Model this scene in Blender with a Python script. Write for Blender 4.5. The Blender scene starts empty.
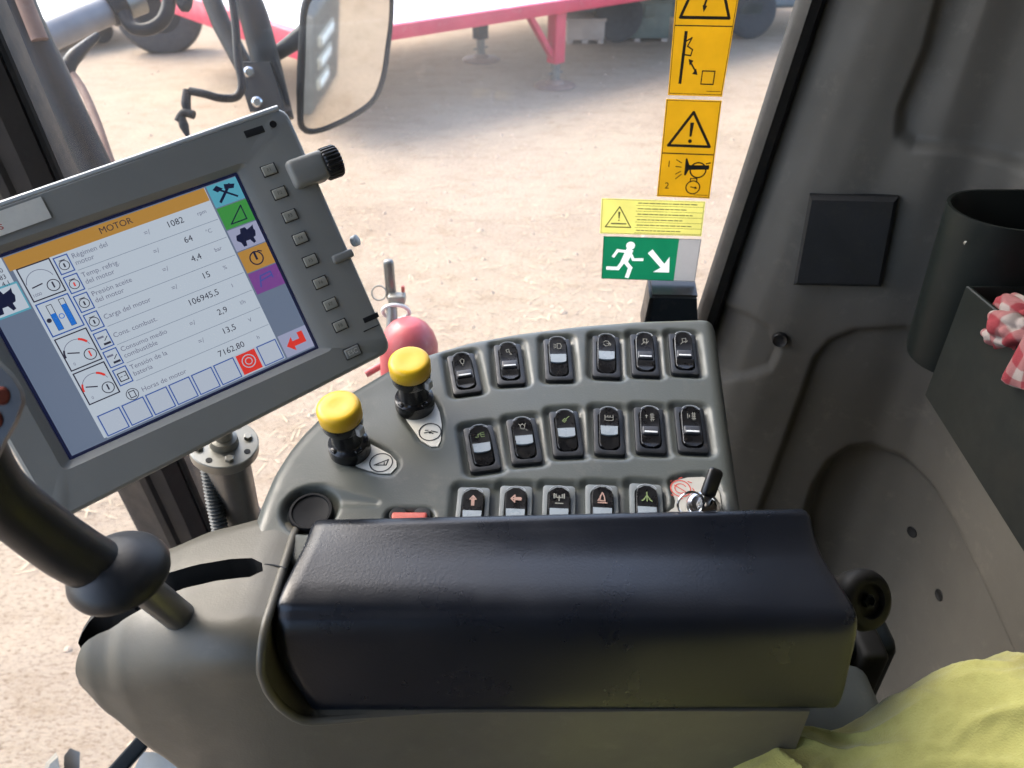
import bpy, bmesh, math, random
from mathutils import Vector, Matrix, geometry
from mathutils.bvhtree import BVHTree
random.seed(7)
C = bpy.context.scene.collection
PI = math.pi
EYE = 2.7                      # camera height above the ground, metres
F = 773.0
PITCH = math.radians(35)
CAM = Vector((0, 0, EYE))
fw = Vector((0, math.cos(PITCH), -math.sin(PITCH)))
up = Vector((0, math.sin(PITCH), math.cos(PITCH)))

# ------------------------------------------------------------------ measuring helpers
def ray(x, y): return fw + Vector(((x-512)/F, 0, 0)) - up*((y-384)/F)
def at(x, y, t): return CAM + ray(x, y)*t
def onplane(x, y, p, n):
    d = ray(x, y); return CAM + d*((p-CAM).dot(n)/d.dot(n))
def onground(x, y, z=0.0):
    d = ray(x, y); return CAM + d*((z-EYE)/d.z)

# ------------------------------------------------------------------ materials
def new_mat(name):
    m = bpy.data.materials.new(name); m.use_nodes = True
    nt = m.node_tree; b = nt.nodes['Principled BSDF']
    return m, nt, b
def ramp(nt, src, stops):
    r = nt.nodes.new('ShaderNodeValToRGB'); e = r.color_ramp.elements
    while len(e) < len(stops): e.new(0.5)
    for i, (p, c) in enumerate(stops):
        e[i].position = p; e[i].color = (c[0], c[1], c[2], 1)
    nt.links.new(src, r.inputs[0]); return r
def noise(nt, scale, detail=4, rough=.55, coord='Object', stretch=None):
    tc = nt.nodes.new('ShaderNodeTexCoord'); n = nt.nodes.new('ShaderNodeTexNoise')
    n.inputs['Scale'].default_value = scale; n.inputs['Detail'].default_value = detail; n.inputs['Roughness'].default_value = rough
    if stretch:
        mp = nt.nodes.new('ShaderNodeMapping'); mp.inputs['Scale'].default_value = stretch
        nt.links.new(tc.outputs[coord], mp.inputs[0]); nt.links.new(mp.outputs[0], n.inputs['Vector'])
    else: nt.links.new(tc.outputs[coord], n.inputs['Vector'])
    return n
def mat(name, col, rough=.5, metal=0, var=.18, vscale=14, grain=0, gscale=900, spec=.5, dust=0, coat=0, rvar=.12):
    m, nt, b = new_mat(name)
    n = noise(nt, vscale, 6, .6)
    lo = [c*(1-var) for c in col]; hi = [min(1, c*(1+var)) for c in col]
    r = ramp(nt, n.outputs[0], [(.3, lo), (.7, hi)])
    out = r.outputs[0]
    if dust:
        n2 = noise(nt, vscale*5, 8, .7)
        rr = ramp(nt, n2.outputs[0], [(.56, (0, 0, 0)), (.74, (dust, dust, dust))])
        mx = nt.nodes.new('ShaderNodeMix'); mx.data_type = 'RGBA'
        nt.links.new(rr.outputs[0], mx.inputs[0]); nt.links.new(out, mx.inputs[6]); mx.inputs[7].default_value = (.36, .31, .25, 1)
        out = mx.outputs[2]
    nt.links.new(out, b.inputs['Base Color'])
    b.inputs['Metallic'].default_value = metal
    b.inputs['Specular IOR Level'].default_value = spec
    b.inputs['Coat Weight'].default_value = coat
    n3 = noise(nt, vscale*2.3, 5, .6)
    mr = nt.nodes.new('ShaderNodeMapRange'); mr.inputs[1].default_value = .3; mr.inputs[2].default_value = .7
    mr.inputs[3].default_value = max(.03, rough-rvar); mr.inputs[4].default_value = min(1, rough+rvar)
    nt.links.new(n3.outputs[0], mr.inputs[0]); nt.links.new(mr.outputs[0], b.inputs['Roughness'])
    if grain:
        g = noise(nt, gscale, 2, .5); bp = nt.nodes.new('ShaderNodeBump')
        bp.inputs['Strength'].default_value = grain; bp.inputs['Distance'].default_value = .0006
        nt.links.new(g.outputs[0], bp.inputs['Height']); nt.links.new(bp.outputs[0], b.inputs['Normal'])
    return m
def emis(name, col, s=1.0):
    m, nt, b = new_mat(name)
    b.inputs['Base Color'].default_value = (.02, .02, .02, 1); b.inputs['Roughness'].default_value = .16
    b.inputs['Emission Color'].default_value = (*col, 1); b.inputs['Emission Strength'].default_value = s
    return m
def srgb(r, g, b):
    f = lambda c: (c/255/12.92) if c/255 <= .04045 else ((c/255+.055)/1.055)**2.4
    return (f(r), f(g), f(b))
EXPO = 2.52
SCR = .50/2**EXPO
def scr(name, r, g, b): return emis(name, srgb(r, g, b), SCR*1.5)

M = {}
M['console'] = mat('console_plastic', (.075, .083, .075), .42, var=.08, grain=.16, gscale=650, dust=.12, vscale=9)
M['armrest'] = mat('armrest_plastic', (.096, .089, .069), .47, var=.08, grain=.16, gscale=650, dust=.10, vscale=9)
M['pad'] = mat('black_leatherette', (.0055, .0072, .0115), .30, var=.2, grain=.15, gscale=560, dust=0, vscale=10, spec=.52, rvar=.05)
M['black'] = mat('black_plastic', (.012, .012, .013), .4, dust=.06)
M['gloss_black'] = mat('gloss_black_plastic', (.01, .01, .011), .22, dust=.04)
M['joy'] = mat('lever_grip_black', (.016, .017, .019), .46, dust=.03, grain=.15, gscale=1500, spec=.4)
M['rubber'] = mat('black_rubber', (.008, .008, .008), .6, dust=.03, spec=.3)
M['bezel_dark'] = mat('switch_bezel_dark', (.010, .0115, .014), .42, dust=.1, vscale=40)
M['bezel_grey'] = mat('switch_bezel_grey_sheen', (.15, .165, .165), .4, dust=.1, vscale=40)  # sky reflection of the bottom-row bezels painted into the colour
M['switch'] = mat('switch_black', (.007, .007, .008), .3, dust=.08, vscale=40)
M['switch_grey'] = mat('switch_dark_grey', (.028, .03, .036), .4, dust=.08, vscale=40)
M['rim_glint'] = mat('switch_edge_glint', (.30, .32, .34), .35, vscale=40)  # pale tone paints the light caught by the black cap's edge
M['lens'] = mat('switch_lens', (.27, .31, .34), .3, var=.05, vscale=60)
M['white'] = mat('white_plastic', (.7, .72, .72), .4, var=.05)
M['yellow'] = mat('yellow_cap', (.74, .46, .02), .36, var=.08, dust=.05, vscale=30)
M['beige'] = mat('beige_plate', (.72, .70, .62), .45, var=.08, vscale=40, dust=.15)
M['ink'] = mat('black_ink', (.012, .012, .012), .6, var=.05)
M['ink_grey'] = mat('grey_ink', (.12, .12, .10), .6, var=.05)
M['red'] = mat('red_plastic', (.50, .09, .06), .4)
M['dull_red'] = mat('dull_red_rubber', (.26, .06, .04), .6)
M['redink'] = mat('red_ink', (.55, .08, .06), .6)
M['monitor'] = mat('monitor_shell', (.25, .25, .228), .5, var=.06, grain=.12, gscale=700, vscale=8, dust=.06)
M['monitor_edge'] = mat('monitor_edge', (.52, .55, .56), .38, var=.06, vscale=8)  # pale tone paints the skylight on the monitor's top edge
M['button'] = mat('monitor_button', (.36, .35, .29), .5, var=.06)
M['metal'] = mat('grey_metal', (.20, .20, .195), .40, metal=.85, dust=.15)
M['dark_metal'] = mat('dark_painted_metal', (.011, .015, .019), .48, dust=.04, spec=.14)
M['tube'] = mat('dark_enamel_tube', (.006, .009, .013), .34, dust=0, vscale=9, spec=.14)
M['zinc'] = mat('zinc_plate', (.24, .235, .21), .45, metal=.7, dust=.15)
M['rust'] = mat('rusty_rod', (.16, .085, .06), .65, dust=.2)
M['trim'] = mat('grey_cab_lining', (.098, .091, .078), .68, var=.10, grain=.3, gscale=500, dust=.16, vscale=6)
M['pillar'] = mat('pillar_lining', (.022, .019, .018), .55, grain=.2, gscale=600, dust=.03)
M['bin'] = mat('green_grey_bin', (.006, .0085, .0078), .42, spec=.22, var=.1, dust=.02, vscale=9)
M['pit'] = mat('black_hollow', (.004, .004, .004), .7)  # near-black paints the shade inside holes, recesses and the lever slot
M['pinkred'] = mat('red_enamel', (.52, .035, .075), .4, var=.1, dust=.25, vscale=3)
M['extinguisher'] = mat('extinguisher_red', (.42, .06, .07), .42, dust=.3)
M['deck'] = mat('pale_sheet_deck', (.74, .72, .71), .45, var=.08, vscale=2)
M['tyre'] = mat('tyre_rubber', (.035, .038, .042), .75, dust=.35)
M['vehicle'] = mat('blue_grey_paint', (.11, .14, .16), .4, dust=.3, vscale=3)
M['greenish'] = mat('dull_green_paint', (.10, .125, .11), .5, dust=.3, vscale=3)
M['buff'] = mat('buff_panel', (.42, .34, .30), .6, dust=.2, vscale=3)
M['chrome'] = mat('chrome', (.7, .7, .7), .15, metal=1)
M['key'] = mat('key_black', (.01, .01, .01), .38)
M['orange_decal'] = mat('orange_decal', (.68, .38, .02), .45, var=.04)
M['pale_decal'] = mat('pale_yellow_decal', (.74, .68, .30), .45, var=.03)
M['green_decal'] = mat('green_decal', (.005, .17, .075), .4, var=.05)
M['silver_decal'] = mat('silver_decal', (.50, .49, .47), .5, var=.05)
M['pictogram'] = mat('pale_pictogram', (.72, .76, .72), .5, var=.03)

def film(name, col):
    m = bpy.data.materials.new(name); m.use_nodes = True; nt = m.node_tree; b = nt.nodes['Principled BSDF']; o = nt.nodes['Material Output']
    n = noise(nt, 40, 5, .6); r = ramp(nt, n.outputs[0], [(.3, [c*.94 for c in col]), (.7, [min(1, c*1.05) for c in col])])
    nt.links.new(r.outputs[0], b.inputs['Base Color']); b.inputs['Roughness'].default_value = .4
    t = nt.nodes.new('ShaderNodeBsdfTranslucent'); nt.links.new(r.outputs[0], t.inputs[0])
    mx = nt.nodes.new('ShaderNodeMixShader'); mx.inputs[0].default_value = .68
    nt.links.new(b.outputs[0], mx.inputs[1]); nt.links.new(t.outputs[0], mx.inputs[2]); nt.links.new(mx.outputs[0], o.inputs[0]); return m
M['orange_decal'] = film('orange_decal_film', (.76, .54, .06)); M['pale_decal'] = film('pale_yellow_decal_film', (.90, .86, .42))
M['green_decal'] = film('green_decal_film', (.006, .15, .065)); M['silver_decal'] = film('silver_decal_film', (.30, .29, .28)); M['pictogram'] = film('pale_pictogram_film', (.70, .74, .70))
def glass_mat():
    m = bpy.data.materials.new('dusty_cab_glass'); m.use_nodes = True; nt = m.node_tree; nt.nodes.clear()
    o = nt.nodes.new('ShaderNodeOutputMaterial')
    tr = nt.nodes.new('ShaderNodeBsdfTransparent'); tr.inputs[0].default_value = (.965, .98, .975, 1)
    gl = nt.nodes.new('ShaderNodeBsdfGlossy'); gl.inputs['Roughness'].default_value = .02
    fr = nt.nodes.new('ShaderNodeFresnel'); ge = nt.nodes.new('ShaderNodeNewGeometry'); im = nt.nodes.new('ShaderNodeMix'); im.inputs[2].default_value = 1.35; im.inputs[3].default_value = 1/1.35; nt.links.new(ge.outputs['Backfacing'], im.inputs[0]); nt.links.new(im.outputs[0], fr.inputs[0])
    mx = nt.nodes.new('ShaderNodeMixShader'); nt.links.new(fr.outputs[0], mx.inputs[0])
    nt.links.new(tr.outputs[0], mx.inputs[1]); nt.links.new(gl.outputs[0], mx.inputs[2])
    df = nt.nodes.new('ShaderNodeBsdfDiffuse'); df.inputs[0].default_value = (.75, .72, .69, 1)
    tl = nt.nodes.new('ShaderNodeBsdfTranslucent'); tl.inputs[0].default_value = (.85, .82, .8, 1)
    ad = nt.nodes.new('ShaderNodeMixShader'); ad.inputs[0].default_value = .75
    nt.links.new(df.outputs[0], ad.inputs[1]); nt.links.new(tl.outputs[0], ad.inputs[2])
    n = noise(nt, 3.2, 5, .6)
    r = ramp(nt, n.outputs[0], [(.35, (.001,)*3), (.75, (.020,)*3)])
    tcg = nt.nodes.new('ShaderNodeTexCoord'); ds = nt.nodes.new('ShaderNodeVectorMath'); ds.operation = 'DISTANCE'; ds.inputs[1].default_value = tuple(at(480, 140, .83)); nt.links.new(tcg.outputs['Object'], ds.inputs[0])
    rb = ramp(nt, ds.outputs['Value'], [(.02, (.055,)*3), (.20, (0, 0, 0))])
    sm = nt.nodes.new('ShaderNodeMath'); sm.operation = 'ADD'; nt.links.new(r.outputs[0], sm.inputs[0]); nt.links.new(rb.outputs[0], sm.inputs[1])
    m2 = nt.nodes.new('ShaderNodeMixShader'); nt.links.new(sm.outputs[0], m2.inputs[0])
    nt.links.new(mx.outputs[0], m2.inputs[1]); nt.links.new(ad.outputs[0], m2.inputs[2])
    nt.links.new(m2.outputs[0], o.inputs[0]); return m
M['glass'] = glass_mat()
def mirror_mat():
    m, nt, b = new_mat('mirror_silver')
    b.inputs['Base Color'].default_value = (.74, .72, .68, 1); b.inputs['Metallic'].default_value = 1; b.inputs['Roughness'].default_value = .03
    return m
M['mirror'] = mirror_mat()
def check_mat():
    m, nt, b = new_mat('red_white_check_cloth')
    tc = nt.nodes.new('ShaderNodeTexCoord'); sp = nt.nodes.new('ShaderNodeSeparateXYZ'); nt.links.new(tc.outputs['UV'], sp.inputs[0])
    f = []
    for k in (0, 1):
        mu_ = nt.nodes.new('ShaderNodeMath'); mu_.operation = 'MULTIPLY'; mu_.inputs[1].default_value = 2*PI/.024; nt.links.new(sp.outputs[k], mu_.inputs[0])
        sn = nt.nodes.new('ShaderNodeMath'); sn.operation = 'SINE'; nt.links.new(mu_.outputs[0], sn.inputs[0])
        gt = nt.nodes.new('ShaderNodeMapRange'); gt.inputs[1].default_value = -.25; gt.inputs[2].default_value = .15; nt.links.new(sn.outputs[0], gt.inputs[0]); f.append(gt)
    ad = nt.nodes.new('ShaderNodeMath'); ad.operation = 'ADD'; nt.links.new(f[0].outputs[0], ad.inputs[0]); nt.links.new(f[1].outputs[0], ad.inputs[1])
    hv = nt.nodes.new('ShaderNodeMath'); hv.operation = 'MULTIPLY'; hv.inputs[1].default_value = .5; nt.links.new(ad.outputs[0], hv.inputs[0])
    r = ramp(nt, hv.outputs[0], [(.05, (.24, .205, .19)), (.5, (.20, .085, .085)), (.95, (.17, .028, .034))])
    nt.links.new(r.outputs[0], b.inputs['Base Color']); b.inputs['Roughness'].default_value = .95; b.inputs['Specular IOR Level'].default_value = .15
    g = noise(nt, 900, 2, .5); bp = nt.nodes.new('ShaderNodeBump'); bp.inputs['Strength'].default_value = .6; bp.inputs['Distance'].default_value = .0006
    nt.links.new(g.outputs[0], bp.inputs['Height']); nt.links.new(bp.outputs[0], b.inputs['Normal'])
    return m
M['check'] = check_mat()
def cloth_mat():
    m, nt, b = new_mat('yellow_cotton')
    n = noise(nt, 30, 6, .7); r = ramp(nt, n.outputs[0], [(.28, (.235, .222, .060)), (.5, (.288, .276, .078)), (.75, (.33, .318, .098))])
    s = noise(nt, 9, 3, .5); rr = ramp(nt, s.outputs[0], [(.63, (0, 0, 0)), (.75, (.35, .35, .35))])
    mx = nt.nodes.new('ShaderNodeMix'); mx.data_type = 'RGBA'
    nt.links.new(rr.outputs[0], mx.inputs[0]); nt.links.new(r.outputs[0], mx.inputs[6]); mx.inputs[7].default_value = (.30, .21, .05, 1)
    nt.links.new(mx.outputs[2], b.inputs['Base Color'])
    b.inputs['Roughness'].default_value = .92; b.inputs['Sheen Weight'].default_value = .3
    g = noise(nt, 800, 2, .5); bp = nt.nodes.new('ShaderNodeBump'); bp.inputs['Strength'].default_value = .8; bp.inputs['Distance'].default_value = .0006
    nt.links.new(g.outputs[0], bp.inputs['Height']); nt.links.new(bp.outputs[0], b.inputs['Normal'])
    return m
M['cloth'] = cloth_mat()
def ground_mat():
    m, nt, b = new_mat('dry_dirt')
    n1 = noise(nt, .35, 8, .6); n2 = noise(nt, 3.0, 10, .75, stretch=(1, 1.6, 1)); n3 = noise(nt, 34, 9, .8, stretch=(1, 2.2, 1))
    r1 = ramp(nt, n1.outputs[0], [(.30, (.355, .272, .20)), (.5, (.44, .35, .262)), (.7, (.465, .38, .28))])
    r2 = ramp(nt, n2.outputs[0], [(.32, (.74, .68, .60)), (.5, (.95, .95, .95)), (.72, (1.08, 1.06, 1.02))])
    r3 = ramp(nt, n3.outputs[0], [(.38, (.36, .28, .22)), (.49, (.93, .92, .91)), (.7, (1.12, 1.1, 1.05))])
    a = nt.nodes.new('ShaderNodeMix'); a.data_type = 'RGBA'; a.blend_type = 'MULTIPLY'; a.inputs[0].default_value = .75
    nt.links.new(r1.outputs[0], a.inputs[6]); nt.links.new(r2.outputs[0], a.inputs[7])
    c = nt.nodes.new('ShaderNodeMix'); c.data_type = 'RGBA'; c.blend_type = 'MULTIPLY'; c.inputs[0].default_value = .8
    nt.links.new(a.outputs[2], c.inputs[6]); nt.links.new(r3.outputs[0], c.inputs[7])
    nt.links.new(c.outputs[2], b.inputs['Base Color']); b.inputs['Roughness'].default_value = .95; b.inputs['Specular IOR Level'].default_value = .15
    bp = nt.nodes.new('ShaderNodeBump'); bp.inputs['Strength'].default_value = .7; bp.inputs['Distance'].default_value = .05
    nt.links.new(n3.outputs[0], bp.inputs['Height']); nt.links.new(bp.outputs[0], b.inputs['Normal'])
    return m
M['ground'] = ground_mat()
M['straw'] = mat('dry_straw', (.44, .35, .23), .8, var=.4, vscale=3)

# ------------------------------------------------------------------ mesh helpers
class MB:
    def __init__(s): s.v = []; s.f = []; s.mi = []
    def add(s, vs, fs, mi=0):
        o = len(s.v); s.v += [Vector(v) for v in vs]
        for f in fs: s.f.append([i+o for i in f]); s.mi.append(mi)
    def grid(s, rows, mi=0, closed=False):
        n = len(rows[0]); vs = [p for r in rows for p in r]; fs = []
        for i in range(len(rows)-1):
            for j in range(n if closed else n-1):
                a = i*n+j; b = i*n+(j+1) % n
                fs.append((a, b, b+n, a+n))
        s.add(vs, fs, mi)
    def loft(s, loops, mi=0, cap0=True, cap1=True):
        n = len(loops[0]); s.grid(loops, mi, True); o = len(s.v)-n*len(loops)
        if cap0: s.f.append([o+i for i in range(n)][::-1]); s.mi.append(mi)
        if cap1: s.f.append([o+n*(len(loops)-1)+i for i in range(n)]); s.mi.append(mi)
    def tube(s, pts, r, seg=14, mi=0, smooth=True):
        pts = [Vector(p) for p in pts]
        rs = list(r) if isinstance(r, (list, tuple)) else [r]*len(pts)
        if smooth and len(pts) > 2:
            P = []; R = []
            for i in range(len(pts)-1):
                p0 = pts[max(i-1, 0)]; p1 = pts[i]; p2 = pts[i+1]; p3 = pts[min(i+2, len(pts)-1)]
                for k in range(6):
                    t = k/6
                    P.append(.5*((2*p1)+(p2-p0)*t+(2*p0-5*p1+4*p2-p3)*t*t+(3*p1-p0-3*p2+p3)*t**3))
                    R.append(rs[i]*(1-t)+rs[i+1]*t)
            P.append(pts[-1]); R.append(rs[-1]); pts, rs = P, R
        loops = []; prev = None
        for i, p in enumerate(pts):
            d = (pts[min(i+1, len(pts)-1)]-pts[max(i-1, 0)]).normalized()
            if prev is None: n = d.orthogonal().normalized()
            else: n = (prev-d*prev.dot(d)).normalized()
            prev = n; b = d.cross(n)
            loops.append([p+(n*math.cos(a)+b*math.sin(a))*rs[i] for a in [2*PI*k/seg for k in range(seg)]])
        s.loft(loops, mi)
    def lathe(s, prof, o, axis, seg=32, mi=0, sx=1.0, xdir=None):
        axis = Vector(axis).normalized(); n = Vector(xdir).normalized() if xdir else axis.orthogonal().normalized(); b = axis.cross(n); o = Vector(o)
        loops = [[o+axis*h+(n*math.cos(a)*sx+b*math.sin(a))*r for a in [2*PI*k/seg for k in range(seg)]] for (r, h) in prof]
        s.loft(loops, mi)
    def box(s, c, ex, ey, ez, hx, hy, hz, bev=0, mi=0):
        """box with rounded edges: centre, three unit axes, three half sizes"""
        c = Vector(c); bev = min(bev, hx*.95, hy*.95, hz*.95)
        def loop(ix, iy, z):
            pts = []
            r = min(max(bev, 1e-5), ix, iy)
            for (sx, sy, a0) in ((1, 1, 0), (-1, 1, 90), (-1, -1, 180), (1, -1, 270)):
                for k in range(4 if bev else 1):
                    a = math.radians(a0+30*k)
                    if bev: pts.append(c+ex*(sx*(ix-r)+r*math.cos(a))+ey*(sy*(iy-r)+r*math.sin(a))+ez*z)
                    else: pts.append(c+ex*(sx*ix)+ey*(sy*iy)+ez*z)
            return pts
        if bev:
            L = []
            for k in range(4):
                a = math.radians(30*k); L.append(loop(hx-bev+bev*math.sin(a), hy-bev+bev*math.sin(a), -hz+bev-bev*math.cos(a)))
            for k in range(4):
                a = math.radians(90-30*k); L.append(loop(hx-bev+bev*math.sin(a), hy-bev+bev*math.sin(a), hz-bev+bev*math.cos(a)))
            s.loft(L, mi)
        else: s.loft([loop(hx, hy, -hz), loop(hx, hy, hz)], mi)
    def build(s, name, mats, parent=None, smooth=True, angle=40):
        me = bpy.data.meshes.new(name); me.from_pydata([tuple(v) for v in s.v], [], s.f)
        if not isinstance(mats, (list, tuple)): mats = [mats]
        for m in mats: me.materials.append(m)
        me.polygons.foreach_set('material_index', s.mi)
        bm = bmesh.new(); bm.from_mesh(me); bmesh.ops.recalc_face_normals(bm, faces=bm.faces); bm.to_mesh(me); bm.free()
        if smooth:
            me.polygons.foreach_set('use_smooth', [True]*len(me.polygons)); me.set_sharp_from_angle(angle=math.radians(angle))
        me.update()
        o = bpy.data.objects.new(name, me); C.objects.link(o)
        if parent is not None: child(o, parent)
        return o
def child(o, parent):
    o.parent = parent
    o.matrix_parent_inverse = world_of(parent).inverted()
def world_of(o):
    m = Matrix.LocRotScale(o.location, o.rotation_euler, o.scale)
    return m if o.parent is None else world_of(o.parent) @ o.matrix_parent_inverse @ m
def tag(o, label, cat, group=None, kind=None):
    if kind: o['kind'] = kind
    if label: o['label'] = label
    if cat: o['category'] = cat
    if group: o['group'] = group
    return o
def thing(name, loc, label, cat, group=None):
    o = bpy.data.objects.new(name, None); C.objects.link(o); o.location = loc; o.empty_display_size = .05
    return tag(o, label, cat, group)
X, Y, Z = Vector((1, 0, 0)), Vector((0, 1, 0)), Vector((0, 0, 1))

_tc = {}
def text_geo(s, size, align='CENTER'):
    k = (s, align)
    if k not in _tc:
        cu = bpy.data.curves.new('t', 'FONT'); cu.body = s; cu.size = 1; cu.align_x = align; cu.align_y = 'CENTER'; cu.resolution_u = 3
        ob = bpy.data.objects.new('t', cu); C.objects.link(ob)
        dg = bpy.context.evaluated_depsgraph_get(); dg.update()
        me = bpy.data.meshes.new_from_object(ob.evaluated_get(dg))
        _tc[k] = ([(v.co.x, v.co.y) for v in me.vertices], [list(p.vertices) for p in me.polygons])
        bpy.data.objects.remove(ob); bpy.data.curves.remove(cu); bpy.data.meshes.remove(me)
    vs, fs = _tc[k]
    return [(x*size, y*size) for x, y in vs], fs
class Patch:
    """flat printed or lit artwork on a quad TL,TR,BR,BL; u right 0..1, v down 0..1, stacked in micro layers"""
    def __init__(s, TL, TR, BR, BL, h0=0.0, side=None):
        s.c = [Vector(p) for p in (TL, TR, BR, BL)]
        U = s.c[1]-s.c[0]; V = s.c[3]-s.c[0]; s.w = U.length; s.h = V.length; s.n = V.cross(U).normalized()
        s.k = h0; s.mb = MB()
    def p(s, u, v, h=None):
        a = s.c[0].lerp(s.c[1], u); b = s.c[3].lerp(s.c[2], u)
        return a.lerp(b, v)+s.n*(s.k if h is None else h)
    def poly(s, pts, mi=0):
        s.k += 8e-6; s.mb.add([s.p(u, v) for u, v in pts], [list(range(len(pts)))], mi)
    def rect(s, u0, v0, u1, v1, mi=0): s.poly([(u0, v0), (u1, v0), (u1, v1), (u0, v1)], mi)
    def line(s, pts, wid, mi=0, closed=False):
        """wid in metres"""
        P = [Vector((u*s.w, v*s.h)) for u, v in pts]
        if closed: P.append(P[0])
        for a, b in zip(P[:-1], P[1:]):
            d = b-a
            if d.length < 1e-9: continue
            d.normalize(); n = Vector((-d.y, d.x))*wid/2; e = d*wid*.35
            q = [a-e+n, b+e+n, b+e-n, a-e-n]
            s.poly([(x.x/s.w, x.y/s.h) for x in q], mi)
    def ring(s, u, v, r, wid, mi=0, a0=0, a1=360, n=24):
        s.k += 8e-6; vs = []; fs = []
        for i in range(n+1):
            a = math.radians(a0+(a1-a0)*i/n)
            for rr in (r-wid/2, r+wid/2): vs.append(s.p(u+rr*math.cos(a)/s.w, v-rr*math.sin(a)/s.h))
        for i in range(n): fs.append((2*i, 2*i+1, 2*i+3, 2*i+2))
        s.mb.add(vs, fs, mi)
    def disc(s, u, v, r, mi=0, n=20, ry=None):
        ry = ry or r
        s.poly([(u+r*math.cos(2*PI*i/n)/s.w, v-ry*math.sin(2*PI*i/n)/s.h) for i in range(n)], mi)
    def frame(s, u0, v0, u1, v1, wid, mi=0): s.line([(u0, v0), (u1, v0), (u1, v1), (u0, v1)], wid, mi, True)
    def text(s, u, v, t, size, mi=0, align='CENTER'):
        s.k += 8e-6; vs, fs = text_geo(t, size, align)
        s.mb.add([s.p(u+x/s.w, v-y/s.h) for x, y in vs], fs, mi)
    def build(s, name, mats, parent=None): return s.mb.build(name, mats, parent, smooth=False)

# ================================================================== SETTING
mb = MB()
n = 60
def gx(i): a = (i/n-.5)*2; return math.copysign(abs(a)**3, a)*300
rows = []
for i in range(n+1):
    rows.append([])
    for j in range(n+1):
        rows[-1].append((gx(i), gx(j)+6, 0))
mb.grid(rows); g = mb.build('ground', M['ground']); tag(g, 'dry pinkish dirt yard with trampled straw and tyre dust', 'ground', kind='structure')
M['jack'] = mat('greasy_jack', (.12, .12, .11), .5, metal=.3, dust=.3)
# loose straw lying on the dirt
mb = MB()
for i in range(9000):
    d = random.uniform(3.2, 14); a = random.uniform(-.75, .6); p = Vector((math.sin(a)*d, math.cos(a)*d, .003+random.random()*.012))
    L = random.uniform(.03, .11); th = random.gauss(.2, .9); e = Vector((math.cos(th), math.sin(th), random.uniform(-.06, .10)))*L; w = Vector((-math.sin(th), math.cos(th), 0))*random.uniform(.0015, .0035)
    mb.add([p-e/2-w, p+e/2-w, p+e/2+w, p-e/2+w], [(0, 1, 2, 3)])
s = mb.build('straw_litter', M['straw'], smooth=False); tag(s, 'dry straw stalks scattered over the dirt yard', 'straw', kind='stuff')

# crumbs of dry earth
M['clod'] = mat('dry_clod', (.40, .30, .22), .95, var=.25, vscale=2)
mb = MB()
for i in range(2600):
    d = random.uniform(1.6, 13)**1.0; a = random.uniform(-.75, .6); p = Vector((math.sin(a)*d, math.cos(a)*d, 0)); r = .006+.020*random.random()**3.0
    k0 = random.random()*6; top_ = p+Vector((random.uniform(-.3, .3)*r, random.uniform(-.3, .3)*r, r*random.uniform(.5, .95)))
    ring = [p+Vector((math.cos(k0+k*PI/3), math.sin(k0+k*PI/3), 0))*r*random.uniform(.75, 1.25)+Z*r*random.uniform(-.1, .35) for k in range(6)]
    foot = [Vector((q.x, q.y, -.004)) for q in ring]
    mb.add([top_]+ring+foot, [(0, k+1, (k+1) % 6+1) for k in range(6)]+[(k+1, k+7, (k+1) % 6+7, (k+1) % 6+1) for k in range(6)])
s = mb.build('dirt_crumbs', M['clod'], smooth=False); tag(s, 'small dry earth crumbs and pebbles strewn over the yard', 'pebbles', kind='stuff')

# ================================================================== CAB
cab = thing('harvester_cab', (0, .9, EYE-1.2), 'grey lined harvester cab corner with dusty windows around the control console', 'cab')
yaw = .087
WP = Vector((.17, .85, EYE)); WN = Vector((yaw, 1, 0)).normalized(); WU = Vector((1, -yaw, 0)).normalized()
def onwin(x, y, off=0.0): return onplane(x, y, WP-WN*off, WN)
def x0(z): return .247+(z+.468)*.135
def winpt(x, z, off=0): return Vector((x, .85-(x-.17)*yaw, EYE+z))-WN*off
def quad_slab(name, pts, th, nrm, m, parent):
    mb = MB(); mb.loft([[p for p in pts], [p+nrm*th for p in pts]]); return mb.build(name, m, parent, smooth=False)
A1 = onwin(176, 510); A2 = onwin(11, 150); dA = (A2-A1)
def pill(k): return A1+dA*k
glass = quad_slab('side_window', [pill(2.1)+WU*.03, winpt(x0(.45)+.02, .45), winpt(x0(-1.0)+.02, -1.0), pill(-.6)+WU*.03], .005, WN, M['glass'], cab)
pw = pill(-.6); pt = pill(2.1)
quad_slab('windshield', [pt-WU*.056, Vector((pt.x-.02, -.75, pt.z)), Vector((pw.x-.02, -.75, pw.z)), pw-WU*.056], .005, Vector((-1, 0, 0)), M['glass'], cab)
# corner pillar with its step and seal
mb = MB(); sec = [(-.068, -.004), (-.060, -.028), (-.004, -.042), (.006, -.040), (.010, -.034), (.030, -.030), (.036, -.022), (.046, -.012), (.046, .004), (.040, .045), (-.056, .055), (-.068, .05)]
mb.loft([[pill(k)+WU*a+WN*b for a, b in sec] for k in (-.7, 0, 1, 2.2)])
mb.build('corner_pillar', M['pillar'], cab, angle=25)
mb = MB(); mb.tube([pill(-.7)+WU*.049-WN*.004, pill(.7)+WU*.049-WN*.004, pill(2.2)+WU*.049-WN*.004], .006, 8, smooth=False); mb.build('window_seal', M['rubber'], cab)

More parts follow.
